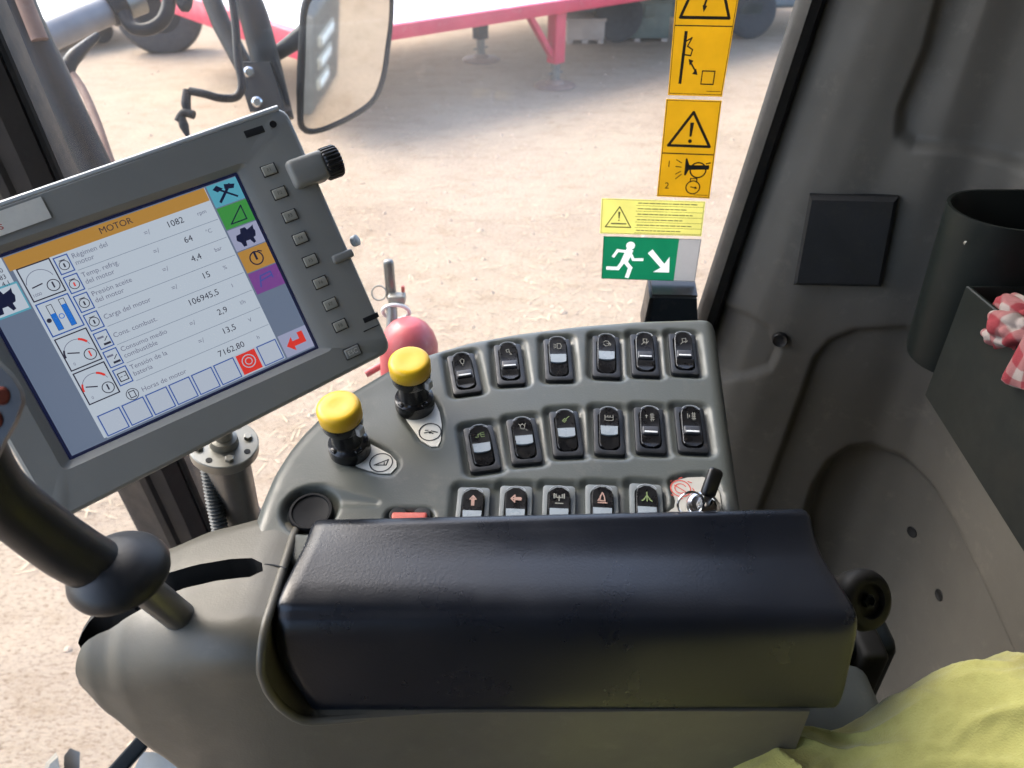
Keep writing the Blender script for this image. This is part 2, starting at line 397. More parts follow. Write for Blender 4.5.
# lining of the rear corner: one moulded panel with grooves and recesses
def path_pts(z):
    a = x0(z)
    cp = [(a, .86), (a+.010, .846), (a+.026, .824), (a+.046, .803), (a+.075, .789), (a+.11, .780), (.42, .758), (.455, .750), (.485, .728), (.500, .695), (.506, .62), (.508, .40), (.510, .1), (.514, -.30), (.518, -.81)]
    return cp
NC = 430
def path_eval(z):
    cp = [Vector((p[0], p[1], 0)) for p in path_pts(z)]
    L = [0]
    for a, b in zip(cp[:-1], cp[1:]): L.append(L[-1]+(b-a).length)
    out = []
    for i in range(NC+1):
        s = .82*i/370 if i < 370 else .82+(L[-1]-.82)*(i-370)/(NC-370)
        k = max(j for j in range(len(L)-1) if L[j] <= s+1e-9)
        t = (s-L[k])/(L[k+1]-L[k]); p0 = cp[max(k-1, 0)]; p1 = cp[k]; p2 = cp[k+1]; p3 = cp[min(k+2, len(cp)-1)]
        q = p1.lerp(p2, t)
        out.append(q)
    for _ in range(14): out = [out[0]]+[(out[i-1]+out[i]*2+out[i+1])/4 for i in range(1, len(out)-1)]+[out[-1]]
    return out
zs = [.55-i*.02 for i in range(25)]+[.055-i*.0042 for i in range(220)]+[-.88-i*.02 for i in range(17)]
rows = [[Vector((q.x, q.y, EYE+z)) for q in path_eval(z)] for z in zs]
flat = [p for r in rows for p in r]; nc = NC+1
bv = BVHTree.FromPolygons([tuple(p) for p in flat], [(i*nc+j, i*nc+j+1, (i+1)*nc+j+1, (i+1)*nc+j) for i in range(len(zs)-1) for j in range(NC)])
def onwall(x, y, off=0.0):
    d = ray(x, y).normalized(); h, nn, i, t = bv.ray_cast(CAM, d)
    if h is None: return None, None
    if nn.dot(d) > 0: nn = -nn
    return h+nn*off, nn
def topx(P):
    q = P-CAM; d = q.dot(fw)
    if d < .05: return None
    return Vector((512+F*q.x/d, 384-F*q.dot(up)/d))
upper_recess = [(955, -60), (925, 50), (900, 110), (898, 135), (912, 147), (960, 151), (1000, 160), (1060, 182), (1200, 230), (1200, -200), (960, -200)]
low_recess = [(757, 520), (790, 430), (815, 360), (830, 342), (855, 332), (905, 329), (960, 345), (1000, 420), (1060, 560), (1100, 700), (960, 900), (757, 900)]
arch = [(806, 520), (815, 490), (830, 466), (850, 453), (872, 450), (900, 462), (925, 490), (945, 525), (975, 590), (1003, 655), (1030, 760), (880, 900), (800, 700)]
corner_panel = [(700, 300), (722, 306), (748, 317), (768, 330), (778, 350), (770, 368), (745, 376), (700, 380)]
# those outlines are measured once and then live on the lining's own surface (arc position, height)
def sd_poly(p, poly):
    d = 1e9; inside = False; m = len(poly)
    for i in range(m):
        a = poly[i]; b = poly[(i+1) % m]; e = b-a; w = p-a
        q = w-e*max(0, min(1, w.dot(e)/max(e.dot(e), 1e-12))); d = min(d, q.length)
        if (a.y > p.y) != (b.y > p.y) and p.x < (b.x-a.x)*(p.y-a.y)/(b.y-a.y)+a.x: inside = not inside
    return -d if inside else d
def sstep(a, b, x): t = max(0, min(1, (x-a)/(b-a))); return t*t*(3-2*t)
polys = [([Vector(p) for p in P], dep, wid) for P, dep, wid in ((upper_recess, .012, 6), (low_recess, .009, 4), (arch, .020, 9), (corner_panel, .006, 4))]
new = []
for i, r in enumerate(rows):
    nr = []
    for j, p in enumerate(r):
        dx = (r[min(j+1, NC)]-r[max(j-1, 0)]); nrm = Vector((-dx.y, dx.x, 0)).normalized()
        if nrm.dot(CAM-p) < 0: nrm = -nrm
        q = topx(p); off = 0
        if q is not None and 650 < q.x < 1120 and -120 < q.y < 860:
            for P, dep, wid in polys:
                sd = sd_poly(q, P)
                off -= dep*(1-sstep(-wid, wid*.2, sd))
                off -= .0035*math.exp(-(sd/2.6)**2)
        nr.append(p+nrm*off)
    new.append(nr)
flat = [p for r in new for p in r]
bv2 = BVHTree.FromPolygons([tuple(p) for p in flat], [(i*nc+j, i*nc+j+1, (i+1)*nc+j+1, (i+1)*nc+j) for i in range(len(zs)-1) for j in range(NC)])
mb = MB(); mb.grid(new); lining = mb.build('rear_corner_lining', M['trim'], cab, angle=70)
# rubber seal along the slanted window edge
mb = MB(); mb.loft([[Vector((x0(z)+a, .868+b-(x0(z)-.17)*yaw, EYE+z)) for a, b in ((-.010, -.022), (-.004, -.034), (.006, -.034), (.013, -.026), (.016, .0), (-.008, .0))] for z in (.5, .1, -.2, -.6, -1.05)])
mb.build('window_seal', M['rubber'], cab)
def wall_plate(corners, th, m, name, bev=.004):
    P = []
    for c in corners:
        h, nn = onwall(*c); P.append(h)
    nn = (P[3]-P[0]).cross(P[1]-P[0]).normalized()
    if nn.dot(CAM-P[0]) < 0: nn = -nn
    ctr = sum(P, Vector())/4
    def shrink(k): return [p+(ctr-p).normalized()*k for p in P]
    mb = MB(); mb.loft([[p-nn*.006 for p in P], [p+nn*(th-bev) for p in P], [p+nn*th for p in shrink(bev*1.3)]])
    return mb.build(name, m, lining, angle=30)
wall_plate([(810, 193), (898, 195), (881, 284), (794, 282)], .012, mat('dark_cover_plate', (.008, .009, .011), .55, dust=.05), 'cover_plate')
bv = bv2
def wall_disc(x, y, r, m, name, prof=None):
    h, nn = onwall(x, y); mb = MB()
    mb.lathe(prof or [(r, -.004), (r, .003), (r*.85, .005), (r*.6, .0035), (.0005, .0035)], h, nn, 24); return mb.build(name, m, lining)
wall_disc(780, 339, .0095, M['black'], 'plug')
for (hx, hy) in ((912, 532), (939, 595)):
    h, nn = onwall(hx, hy); h = h-nn*.0012; mb = MB()
    mb.lathe([(.0078, -.004), (.0078, .0018), (.0070, .0022), (.0055, .0014), (.0005, .0014)], h, nn, 24); mb.build('screw_hole', M['pit'], lining)
# roof, floor and an added unseen panel behind the camera that blocks light
roof_m = mat('roof_lining', (.055, .055, .05), .8, grain=.3)
mb = MB(); mb.box((-.11, .02, EYE+.60), X, Y, Z, .69, .90, .03, .02); mb.build('roof', roof_m, cab)
mb = MB(); mb.box((.02, .1, EYE-1.21), X, Y, Z, .52, .82, .03, .02); mb.build('floor', M['pillar'], cab)
mb = MB(); mb.box((0, -.82, EYE-.32), X, Y, Z, .58, .02, .90, .01); mb.build('light_block_panel', mat('dark_light_block', (.03, .03, .03), .8), cab)  # added out of view to keep light from behind off the interior

# ================================================================== STICKERS ON THE GLASS
def decal(name, px, label, cat, base, off=.0015):
    P = [onwin(*q, off=off) for q in px]
    root = thing(name, sum(P, Vector())/4, label, cat, 'orange warning stickers on the side window' if name == 'warning_sticker' else None)
    mb = MB(); mb.loft([[p for p in P], [p-WN*.0004 for p in P]]); mb.build('sticker_film', M[base], root, smooth=False)
    pa = Patch(*[p-WN*.0004 for p in P], h0=.00004)
    return root, pa
top = [(675.5, -4), (737.5, -4)]
root, pa = decal('warning_sticker', [(682.5, -84), (752.5, -84), (722, 96.7), (667.8, 95)], 'orange yellow warning sticker with lightning triangle and box pictogram, top of the window', 'sticker', 'orange_decal')
wl = .0016
pa.frame(.02, .012, .98, .988, .0006, 0); pa.rect(.02, .578, .98, .585, 0)
pa.line([(.5, .14), (.90, .535), (.10, .535)], .0030, 0, True)
pa.line([(.53, .30), (.46, .39), (.53, .385), (.47, .47)], .0022, 0); pa.poly([(.44, .465), (.52, .468), (.47, .505)], 0)
pa.line([(.22, .62), (.20, .92)], .0034, 0); pa.line([(.22, .675), (.33, .65), (.27, .70), (.36, .72), (.34, .755), (.22, .75)], .0014, 0)
pa.line([(.34, .79), (.46, .85)], .0018, 0); pa.poly([(.31, .775), (.40, .785), (.34, .815)], 0); pa.poly([(.50, .87), (.40, .865), (.46, .83)], 0)
pa.frame(.58, .845, .80, .925, .0013, 0); pa.line([(.70, .968), (.95, .968)], .0006, 0)
pa.build('pictogram', [M['ink']], root)
root, pa = decal('warning_sticker', [(666.3, 98.8), (721.8, 100.5), (709.5, 198.5), (656.7, 196.3)], 'orange yellow warning sticker with exclamation triangle above a horn pictogram', 'sticker', 'orange_decal', off=.0016)
pa.frame(.02, .012, .98, .988, .0006, 0); pa.rect(.02, .53, .98, .542, 0)
pa.line([(.52, .12), (.88, .455), (.12, .455)], .0030, 0, True)
pa.poly([(.48, .22), (.55, .22), (.53, .36), (.49, .36)], 0); pa.disc(.51, .405, .0021, 0)
pa.text(.17, .65, '1', .0105, 0); pa.text(.17, .88, '2', .0105, 0)
for a, b in (((.30, .60), (.40, .63)), ((.30, .67), (.40, .675)), ((.31, .75), (.40, .72)), ((.32, .80), (.42, .75))): pa.line([a, b], .0010, 0)
pa.poly([(.47, .58), (.50, .585), (.55, .65), (.92, .645), (.92, .69), (.55, .70), (.50, .76), (.47, .76)], 0)
pa.ring(.72, .70, .0085, .0016, 0, 0, 360); pa.line([(.86, .63), (.93, .62)], .0014, 0)
pa.ring(.66, .885, .0075, .0014, 0); pa.line([(.60, .83), (.60, .79), (.72, .79), (.72, .83)], .0012, 0); pa.line([(.62, .88), (.72, .89)], .0012, 0); pa.poly([(.70, .87), (.75, .893), (.69, .905)], 0)
pa.line([(.70, .965), (.95, .965)], .0006, 0)
pa.build('pictogram', [M['ink']], root)
root, pa = decal('caution_sticker', [(601.7, 198.2), (705.4, 201.4), (701.4, 236.2), (599.9, 233.3)], 'pale yellow caution strip with small triangle and fine ruled text lines', 'sticker', 'pale_decal', off=.0022)
pa.frame(.01, .02, .99, .98, .0004, 1)
pa.line([(.18, .22), (.30, .80), (.05, .80)], .0012, 0, True); pa.poly([(.17, .36), (.19, .36), (.185, .55), (.175, .55)], 0); pa.disc(.18, .60, .0008, 0); pa.line([(.11, .70), (.25, .70)], .0016, 1)
for k in range(6):
    v = .10+k*.155; pa.line([(.34, v+.07), (.985, v+.07)], .0004, 0)
    u = .36
    while u < .90-(k % 2)*.12:
        L = random.uniform(.02, .06); pa.line([(u, v), (u+L, v)], .0011, 1); u += L+.014
pa.build('print', [M['ink'], M['ink_grey']], root)
root, pa = decal('exit_sign', [(603.6, 235.8), (701.4, 239), (694.8, 281.4), (601.3, 278.4)], 'green emergency exit sticker with white running figure and diagonal arrow', 'sign', 'green_decal', off=.0028)
def stroke(pts, wd):
    out = []
    for a, b in zip(pts[:-1], pts[1:]):
        a2 = Vector((a[0]*pa.w, a[1]*pa.h)); b2 = Vector((b[0]*pa.w, b[1]*pa.h)); d = (b2-a2).normalized(); nn = Vector((-d.y, d.x))*wd/2; e = d*wd*.35
        out.append([(q.x/pa.w, q.y/pa.h) for q in (a2-e+nn, b2+e+nn, b2+e-nn, a2-e-nn)])
    return out
shapes = [([(.775, .0), (1, .0), (1, 1), (.775, 1)], 1)]
shapes.append(([(.285+.0052*math.cos(2*PI*k/20)/pa.w, .20+.0052*math.sin(2*PI*k/20)/pa.h) for k in range(20)], 2))
for pts_, wd in (([(.275, .33), (.235, .56)], .0085), ([(.255, .34), (.155, .32), (.115, .46)], .0035), ([(.285, .36), (.325, .52), (.42, .515)], .0035), ([(.225, .56), (.17, .74), (.06, .74)], .0045), ([(.245, .58), (.30, .72), (.275, .93)], .0048)):
    shapes += [(q, 2) for q in stroke(pts_, wd)]
shapes.append(([(.47, .36), (.515, .27), (.655, .60), (.70, .43), (.715, .80), (.545, .80), (.62, .69)], 2))
cv_pts = [Vector(p) for p in ((0, 0), (1, 0), (1, 1), (0, 1))]; cv_e = [(0, 1), (1, 2), (2, 3), (3, 0)]
for q, mi in shapes:
    b0 = len(cv_pts); cv_pts += [Vector(p) for p in q]; cv_e += [(b0+k, b0+(k+1) % len(q)) for k in range(len(q))]
r_ = geometry.delaunay_2d_cdt(cv_pts, cv_e, [], 1, 1e-7)
mb = MB(); pa.k = .0003
for f in r_[2]:
    c = sum((r_[0][k] for k in f), Vector((0, 0)))/len(f); mi = 0
    for q, m_ in shapes:
        if sd_poly(c, [Vector(p) for p in q]) < 0: mi = m_
    mb.add([pa.p(r_[0][k].x, r_[0][k].y) for k in f], [list(range(len(f)))], mi)
for o_ in list(root.children): bpy.data.objects.remove(o_)
mb.build('printed_film', [M['green_decal'], M['silver_decal'], M['pictogram']], root, smooth=False)
pa.k = .0005; pa.frame(.005, .01, .995, .99, .0005, 0); pa.build('border', [M['ink']], root)

# ================================================================== SWITCH CONSOLE
TILT = math.radians(12)
cu_, cv_, cn_ = X, Vector((0, math.cos(TILT), math.sin(TILT))), Vector((0, -math.sin(TILT), math.cos(TILT)))
CO = at(600, 430, .60)
def con2(x, y):
    q = onplane(x, y, CO, cn_)-CO; return Vector((q.dot(cu_), q.dot(cv_)))
def conP(u, v, h=0): return CO+cu_*u+cv_*v+cn_*h
console = thing('switch_console', CO-Z*.12, 'grey curved switch console with rows of black rocker switches and two yellow knobs', 'control console')
outline_px = [(748, 530), (742, 500), (731, 425), (722, 360), (717.5, 328), (716, 319), (709, 315), (690, 315.5), (640, 317), (580, 321.5), (520, 329), (470, 338), (434, 348), (408, 357), (387, 366), (346, 390), (321, 410), (300, 431), (287, 447), (271, 472), (259, 500), (248, 531), (244, 560), (300, 572), (500, 568), (752, 558)]
ol = [con2(*p) for p in outline_px]
def resample(P, step):
    out = []
    m = len(P)
    for i in range(m):
        a = P[i]; b = P[(i+1) % m]; k = max(1, int((b-a).length/step))
        for j in range(k): out.append(a.lerp(b, j/k))
    return out
ol = resample(ol, .003)
for _ in range(3): ol = [(ol[i-1]+ol[i]*2+ol[(i+1) % len(ol)])/4 for i in range(len(ol))]
area = sum(ol[i].x*ol[(i+1) % len(ol)].y-ol[(i+1) % len(ol)].x*ol[i].y for i in range(len(ol)))
if area < 0: ol.reverse()
SW = []
row1 = [((460.2, 354), (468, 392.7), 't'), ((507, 343.8), (511.7, 383.8), 't'), ((556.6, 338.4), (559.7, 379.7), 'b'), ((606, 335.6), (606.7, 376.6), 'b'), ((643.4, 334), (646.3, 375), 't'), ((681.7, 333.3), (686, 373.6), 't')]
row2 = [((477.5, 425.8), (486, 470.3), 'b'), ((520.5, 418), (527.5, 462.8), 'b'), ((563.4, 410.6), (568.9, 455.5), 'b'), ((607.9, 408), (609.9, 454), 'b'), ((648.4, 407), (651.7, 452.3), 't'), ((688.7, 406.6), (694.2, 451.8), 't')]
row3 = [((474.4, 487.5), (471, 530), 'b'), ((516.6, 486), (514.5, 530), 'b'), ((559.2, 485.6), (558.5, 530), 'b'), ((601.6, 485), (602.5, 530), 'b'), ((645.6, 484), (647.5, 530), 'b')]
LEN = .0475
for ri, row in enumerate((row1, row2, row3)):
    for ci, (a, b, ty) in enumerate(row):
        a = con2(*a); b = con2(*b); d = (a-b).normalized()
        c = (a+b)/2 if ri < 2 else a-d*LEN/2
        SW.append((c, d, (a-b).length if ri < 2 else LEN, ty, ri, ci))
print('switch lengths', [round(s[2], 4) for s in SW])
k1, k2 = con2(415, 404), con2(350, 449)
capc = con2(310, 509)
leaf0, leaf1 = con2(322, 497), con2(376, 503)
plates = [[con2(*p) for p in P] for P in (
    [(405, 400), (403, 414), (407, 421), (414, 431), (420.6, 440), (431, 446.3), (438, 446), (441, 440), (442.6, 424), (440, 410), (434, 398), (420, 394)],
    [(340, 452), (346, 460), (357, 466), (368, 470), (380, 473), (391, 473), (397.5, 466), (397, 460), (391, 453), (380, 447), (368, 441), (352, 440)])]
keyplate = [con2(*p) for p in [(670.5, 482), (675, 478), (688, 475), (704, 474.5), (715, 479), (721, 491), (724, 512), (722, 528), (690, 530), (668, 526), (660, 516), (674, 506), (674.6, 498), (672, 490)]]
redc = con2(409, 522)
def sd_rr(p, c, d, hw, hl, r):
    w = p-c; y = abs(w.dot(d))-(hl-r); x = abs(w.dot(Vector((d.y, -d.x))))-(hw-r)
    return Vector((max(x, 0), max(y, 0))).length+min(max(x, y), 0)-r
def height(p, edge):
    h = 0
    e = max(0, min(1, edge/.011)); h -= .011*(1-math.sqrt(max(0, 1-(1-e)**2)))
    for (c, d, L, ty, ri, ci) in SW:
        if (p-c).length < .045:
            sd = sd_rr(p, c, d, .0148, L/2+.0028, .005)
            h -= .0042*(1-sstep(-.0025, .0035, sd))
    for P, depth in ((plates[0], .0028), (plates[1], .0028), (keyplate, .004)):
        if (p-P[0]).length < .09: h -= depth*(1-sstep(-.001, .003, sd_poly(p, P)))
    d = (p-capc); 
    if d.length < .05: h -= .007*(1-sstep(.0165, .022, d.length))
    e = leaf1-leaf0; w = p-leaf0; t = max(0, min(1, w.dot(e)/e.dot(e))); q = (w-e*t).length
    h -= .0055*(1-sstep(.0005, .011*(1-t*.85)+.002, q))*(1-t*.6)
    q = sd_rr(p, redc, Vector((0, 1)), .016, .010, .005); h -= .005*(1-sstep(-.002, .003, q))
    return h
cents = sum(ol, Vector((0, 0)))/len(ol)
def inset(k):
    r = []
    m = len(ol)
    for i in range(m):
        t = (ol[(i+2) % m]-ol[i-2]).normalized(); r.append(ol[i]+Vector((-t.y, t.x))*k)
    return r
pts = []; edg = []
base = list(ol); pts += base; edg += [(i, (i+1) % len(base)) for i in range(len(base))]
ek = [0.0]*len(base)
for k in (.0006, .0018, .0035, .0060, .0090):
    for p in inset(k):
        pts.append(p); ek.append(k)
x_0 = min(p.x for p in ol); x_1 = max(p.x for p in ol); y_0 = min(p.y for p in ol); y_1 = max(p.y for p in ol)
st = .0021; i = 0
ys = y_0
while ys < y_1:
    xs = x_0+(st/2 if i % 2 else 0)
    while xs < x_1:
        p = Vector((xs, ys))
        sd = sd_poly(p, ol[::3])
        if sd < -.0112: pts.append(p); ek.append(-sd)
        xs += st
    ys += st*.9; i += 1
V2, E2, F2, _, _, _ = [*geometry.delaunay_2d_cdt(pts, edg, [], 1, 1e-6)]
mb = MB()
olf = ol[::2]
vv = []
for p in V2:
    ed = max(0, -sd_poly(p, olf)); vv.append(conP(p.x, p.y, height(p, ed)))
mb.add(vv, F2)
nrm_off = inset(-.004)
L0 = [conP(p.x, p.y, height(p, 0)) for p in ol]
mb.loft([L0, [conP(p.x, p.y, -.02) for p in inset(-.0008)], [conP(p.x, p.y, -.05) for p in nrm_off], [conP(p.x, p.y, -.16) for p in inset(-.006)]], cap0=False, cap1=True)
bm = bmesh.new()
hous = mb.build('console_housing', M['console'], console, angle=75)
bm.from_mesh(hous.data); bmesh.ops.remove_doubles(bm, verts=bm.verts, dist=1e-5); bmesh.ops.recalc_face_normals(bm, faces=bm.faces); bm.to_mesh(hous.data); bm.free()
hous.data.polygons.foreach_set('use_smooth', [True]*len(hous.data.polygons)); hous.data.set_sharp_from_angle(angle=math.radians(75))

M['icon_w'] = mat('icon_grey_white', (.24, .24, .21), .6, var=.05)
M['icon_g'] = mat('icon_green', (.17, .23, .09), .6, var=.05)
M['icon_o'] = mat('icon_orange', (.40, .25, .20), .6, var=.05)
# icons drawn on a 10 mm square, as line runs
ICONS = {
 (0, 0): ('icon_w', [[(.3, .35), (.5, .2), (.7, .35), (.6, .7), (.4, .7), (.3, .35)], [(.5, .7), (.5, .9)]]),
 (0, 1): ('icon_w', [[(.3, .3), (.55, .25), (.6, .5), (.35, .55), (.3, .3)], [(.55, .5), (.8, .8)], [(.6, .75), (.8, .8)]]),
 (0, 2): ('icon_w', [[(.45, .25), (.75, .25), (.85, .5), (.75, .75), (.45, .75), (.45, .25)], [(.12, .3), (.34, .38)], [(.12, .5), (.34, .5)], [(.12, .7), (.34, .62)]]),
 (0, 3): ('icon_w', [[(.2, .4), (.4, .25), (.65, .3), (.75, .5), (.65, .72), (.4, .78), (.2, .6)], [(.5, .5), (.9, .6)], [(.75, .45), (.9, .6), (.8, .75)]]),
 (0, 4): ('icon_w', [[(.35, .2), (.7, .2), (.65, .55), (.35, .6), (.35, .2)], [(.2, .75), (.5, .45)], [(.6, .7), (.85, .4)]]),
 (0, 5): ('icon_w', [[(.35, .25), (.7, .2), (.72, .5), (.4, .6), (.35, .25)], [(.2, .8), (.42, .58)], [(.65, .65), (.85, .45)]]),
 (1, 0): ('icon_g', [[(.1, .7), (.35, .7), (.35, .45), (.55, .4), (.6, .7), (.9, .7)], [(.55, .35), (.9, .3)], [(.65, .5), (.9, .5)]]),
 (1, 1): ('icon_w', [[(.3, .35), (.5, .2), (.7, .4), (.6, .7), (.35, .65), (.3, .35)], [(.2, .2), (.3, .3)], [(.8, .2), (.7, .3)], [(.75, .75), (.85, .85)]]),
 (1, 2): ('icon_g', [[(.25, .6), (.45, .4), (.6, .55), (.4, .75), (.25, .6)], [(.35, .55), (.5, .6)], [(.55, .45), (.85, .2)]]),
 (1, 3): ('icon_w', [[(.15, .3), (.15, .75), (.3, .8), (.7, .8), (.85, .75), (.85, .3)], [(.2, .5), (.8, .5)], [(.4, .35), (.4, .5)], [(.6, .35), (.6, .5)]]),
 (1, 4): ('icon_w', [[(.2, .35), (.2, .65)], [(.1, .45), (.3, .45)], [(.6, .2), (.6, .9)], [(.75, .2), (.75, .9)], [(.52, .35), (.85, .35)], [(.52, .55), (.85, .55)], [(.52, .75), (.85, .75)]]),
 (1, 5): ('icon_w', [[(.2, .3), (.2, .7)], [(.35, .4), (.35, .6)], [(.65, .15), (.65, .85)], [(.8, .15), (.8, .85)], [(.55, .3), (.88, .3)], [(.55, .5), (.88, .5)], [(.55, .7), (.88, .7)]]),
 (2, 0): ('icon_o', [[(.5, .9), (.5, .2)], [(.42, .9), (.42, .4)], [(.58, .9), (.58, .4)], [(.25, .42), (.5, .15), (.75, .42), (.25, .42)]]),
 (2, 1): ('icon_o', [[(.95, .5), (.2, .5)], [(.9, .42), (.4, .42)], [(.9, .58), (.4, .58)], [(.42, .22), (.12, .5), (.42, .78), (.42, .22)]]),
 (2, 2): ('icon_w', [[(.1, .15), (.1, .5)], [(.25, .2), (.25, .45)], [(.75, .2), (.75, .45)], [(.9, .15), (.9, .5)], [(.5, .3), (.5, .7)], [(.35, .45), (.65, .45)], [(.2, .9), (.8, .9)]]),
 (2, 3): ('icon_o', [[(.5, .1), (.35, .4), (.3, .75), (.7, .75), (.65, .4), (.5, .1)], [(.15, .9), (.85, .9)], [(.3, .55), (.15, .75)]]),
 (2, 4): ('icon_g', [[(.5, .15), (.5, .85)], [(.5, .4), (.2, .8)], [(.5, .4), (.8, .8)], [(.1, .85), (.3, .7)], [(.9, .85), (.7, .7)]]),
}
ROWN = {0: 'top', 1: 'middle', 2: 'bottom'}
for (c, d, L, ty, ri, ci) in SW:
    ex = Vector((d.y, -d.x)); e1 = cu_*ex.x+cv_*ex.y; e2 = cu_*d.x+cv_*d.y; o = conP(c.x, c.y, 0)
    hw, hl = .0118, L/2
    def P(x, y, z): return o+e1*x+e2*y+cn_*z
    def rloop(w, l, r, z, m=5, dy=0):
        out = []
        for (sx, sy, a0) in ((1, 1, 0), (-1, 1, 90), (-1, -1, 180), (1, -1, 270)):
            for k in range(m):
                a = math.radians(a0+90*k/(m-1)); out.append(P(sx*(w-r)+r*math.cos(a), sy*(l-r)+r*math.sin(a)+dy, z))
        return out
    mb = MB()
    zb = -.0004 if ri < 2 else .0004
    mb.loft([rloop(hw, hl, .0028, -.0075), rloop(hw, hl, .0028, zb-.0008), rloop(hw-.0003, hl-.0003, .0026, zb-.0002), rloop(hw-.0009, hl-.0009, .0022, zb), rloop(.0084, hl-.0040, .005, zb), rloop(.0081, hl-.0044, .005, zb-.0008), rloop(.0078, hl-.0048, .005, zb-.005)], cap0=True)
    bez = mb.build('rocker_switch', M['bezel_grey'] if ri == 2 else M['bezel_dark'], console)  # bottom row's lighter grey is a painted sky reflection
    # rocker cap: arched ends, dished face
    rw, rl = .0076, hl-.0052
    prof = []
    ny = 15
    def zt(t):     # t -1 (near end) .. 1 (far end)
        if ty == 'b': return .0030+.0030*max(0, t)**1.5-.0038*max(0, -t)**1.3 if ri < 2 else .0028+.0022*max(0, t)**1.5-.002*max(0, -t)
        return .0022+.0036*max(0, t)**1.5+(-.0014 if -.62 > t else 0)*1
    loops = []
    for k in range(ny):
        t = -1+2*k/(ny-1); y = t*rl
        w = rw*math.sqrt(max(.12, 1-max(0, abs(t)-.72)**2/.28**2*.88))
        z = zt(t)
        loops.append([P(-w, y, -.004), P(-w, y, z-.0006), P(-w+.0006, y, z), P(0, y, z-.0002), P(w-.0006, y, z), P(w, y, z-.0006), P(w, y, -.004)])
    mb = MB(); mb.loft(loops); mb.build('rocker', M['switch'], bez, angle=30)
    # edge highlight on the far arch, painted as a pale raised line
    mb = MB(); mb.tube([P(rw*math.sin(a)*.93, rl+.0012-.0048+.0048*math.cos(a), zt(1)-.0006+.0006*math.cos(a)) for a in [math.radians(-72+12*k) for k in range(13)]], .0005, 6, smooth=False)
    mb.build('rim', M['rim_glint'], bez)
    # icon
    icn, runs = ICONS[(ri, ci)]
    ic = Patch(P(-.0045, rl*.80, zt(.80)+.0004), P(.0045, rl*.80, zt(.80)+.0004), P(.0045, rl*.26, zt(.26)+.0004), P(-.0045, rl*.26, zt(.26)+.0004))
    for r_ in runs: ic.line(r_, .00055 if ri < 2 else .0009)
    ic.build('icon', M[icn], bez)
    mb = MB()
    if ty == 'b':
        yt, yb = rl*.10, -rl*.30
        zz = lambda y: zt(y/rl)+.0004
        top_ = [P(-rw+.0009, yt, zz(yt)), P(rw-.0009, yt, zz(yt))]
        low_ = [P((rw-.0012)*math.cos(a), yb-.0016*math.sin(a), zz(yb)+.0006) for a in [PI*k/8 for k in range(9)]]
        loop = [top_[0]]+[top_[1]]+low_
        mb.loft([[p-cn_*.002 for p in loop], loop]); mb.build('lens', M['lens'], bez, angle=20)
    else:
        mb.box(P(0, -rl*.22, .0022), e1, e2, cn_, rw-.0012, rl*.22, .0017, .0009); mb.build('lock_slide', M['switch_grey'], bez)
        mb = MB(); mb.box(P(0, -rl*.34, .0040), e1, e2, cn_, .0050, .0008, .0004, .0002); mb.build('marker', M['white'], bez)

# yellow push knobs
def knob(c, lean):
    o = conP(c.x, c.y, -.002); ax = (cn_+cu_*lean[0]+cv_*lean[1]).normalized()
    mb = MB(); mb.lathe([(.0158, 0), (.0158, .006), (.0152, .0105), (.0125, .0120), (.0112, .0140), (.0112, .0285), (.0140, .0300), (.0150, .0325), (.0150, .0388), (.012, .0388)], o, ax, 40)
    b = mb.build('push_knob', M['gloss_black'], console)
    mb = MB(); R = .0158
    mb.lathe([(.010, .0390), (R-.0008, .0390), (R, .0400), (R+.0002, .0490), (R-.0004, .0510), (R-.0018, .0524), (R-.004, .0529), (.006, .0523), (.0005, .0522)], o, ax, 48); mb.build('cap', M['yellow'], b, angle=50)
    mb = MB(); e = (cu_*.86+cv_*-.5).normalized(); f2 = ax.cross(e)
    mb.box(o+ax*.0335+e*.0162, e, f2, ax, .0022, .003, .004, .001); mb.build('tab', M['white'], b)
    mb = MB()
    for k in range(4):
        a = PI/4+k*PI/2; e = (cu_*math.cos(a)+cv_*math.sin(a)); mb.box(o+ax*.0105+e*.0130, e, ax.cross(e), ax, .0016, .0028, .0024, .0008)
    mb.build('bayonet_ring', M['gloss_black'], b)
knob(k1, (0, 0)); knob(k2, (-.02, 0))
def flat_plate(P, h, m, name, th=.0012):
    mb = MB(); mb.loft([[conP(p.x, p.y, h-.003) for p in P], [conP(p.x, p.y, h) for p in P]]); return mb.build(name, m, console, angle=30)
def cpatch(px, hpx, h):
    c = con2(*px); r = hpx
    return Patch(conP(c.x-r, c.y+r, h), conP(c.x+r, c.y+r, h), conP(c.x+r, c.y-r, h), conP(c.x-r, c.y-r, h))
def shrinkpoly(P, k):
    c = sum(P, Vector((0, 0)))/len(P); return [p+(c-p).normalized()*k for p in P]
for P_, cpx, ic in ((plates[0], (430, 431), 0), (plates[1], (381, 461.6), 1)):
    pl = flat_plate(resample(shrinkpoly(P_, .0008), .002), -.0013, M['beige'], 'symbol_plate')
    pa = cpatch(cpx, .010, -.0011); pa.ring(.5, .5, .0085, .0010)
    if ic: pa.line([(.25, .62), (.70, .62), (.76, .36), (.25, .62)], .0010); pa.line([(.62, .62), (.62, .50)], .0008)
    else: pa.line([(.28, .55), (.45, .5), (.62, .58)], .001); pa.line([(.55, .45), (.78, .52)], .001); pa.disc(.5, .53, .0012); pa.line([(.3, .42), (.42, .42)], .0007)
    pa.build('symbol', M['ink'], pl)
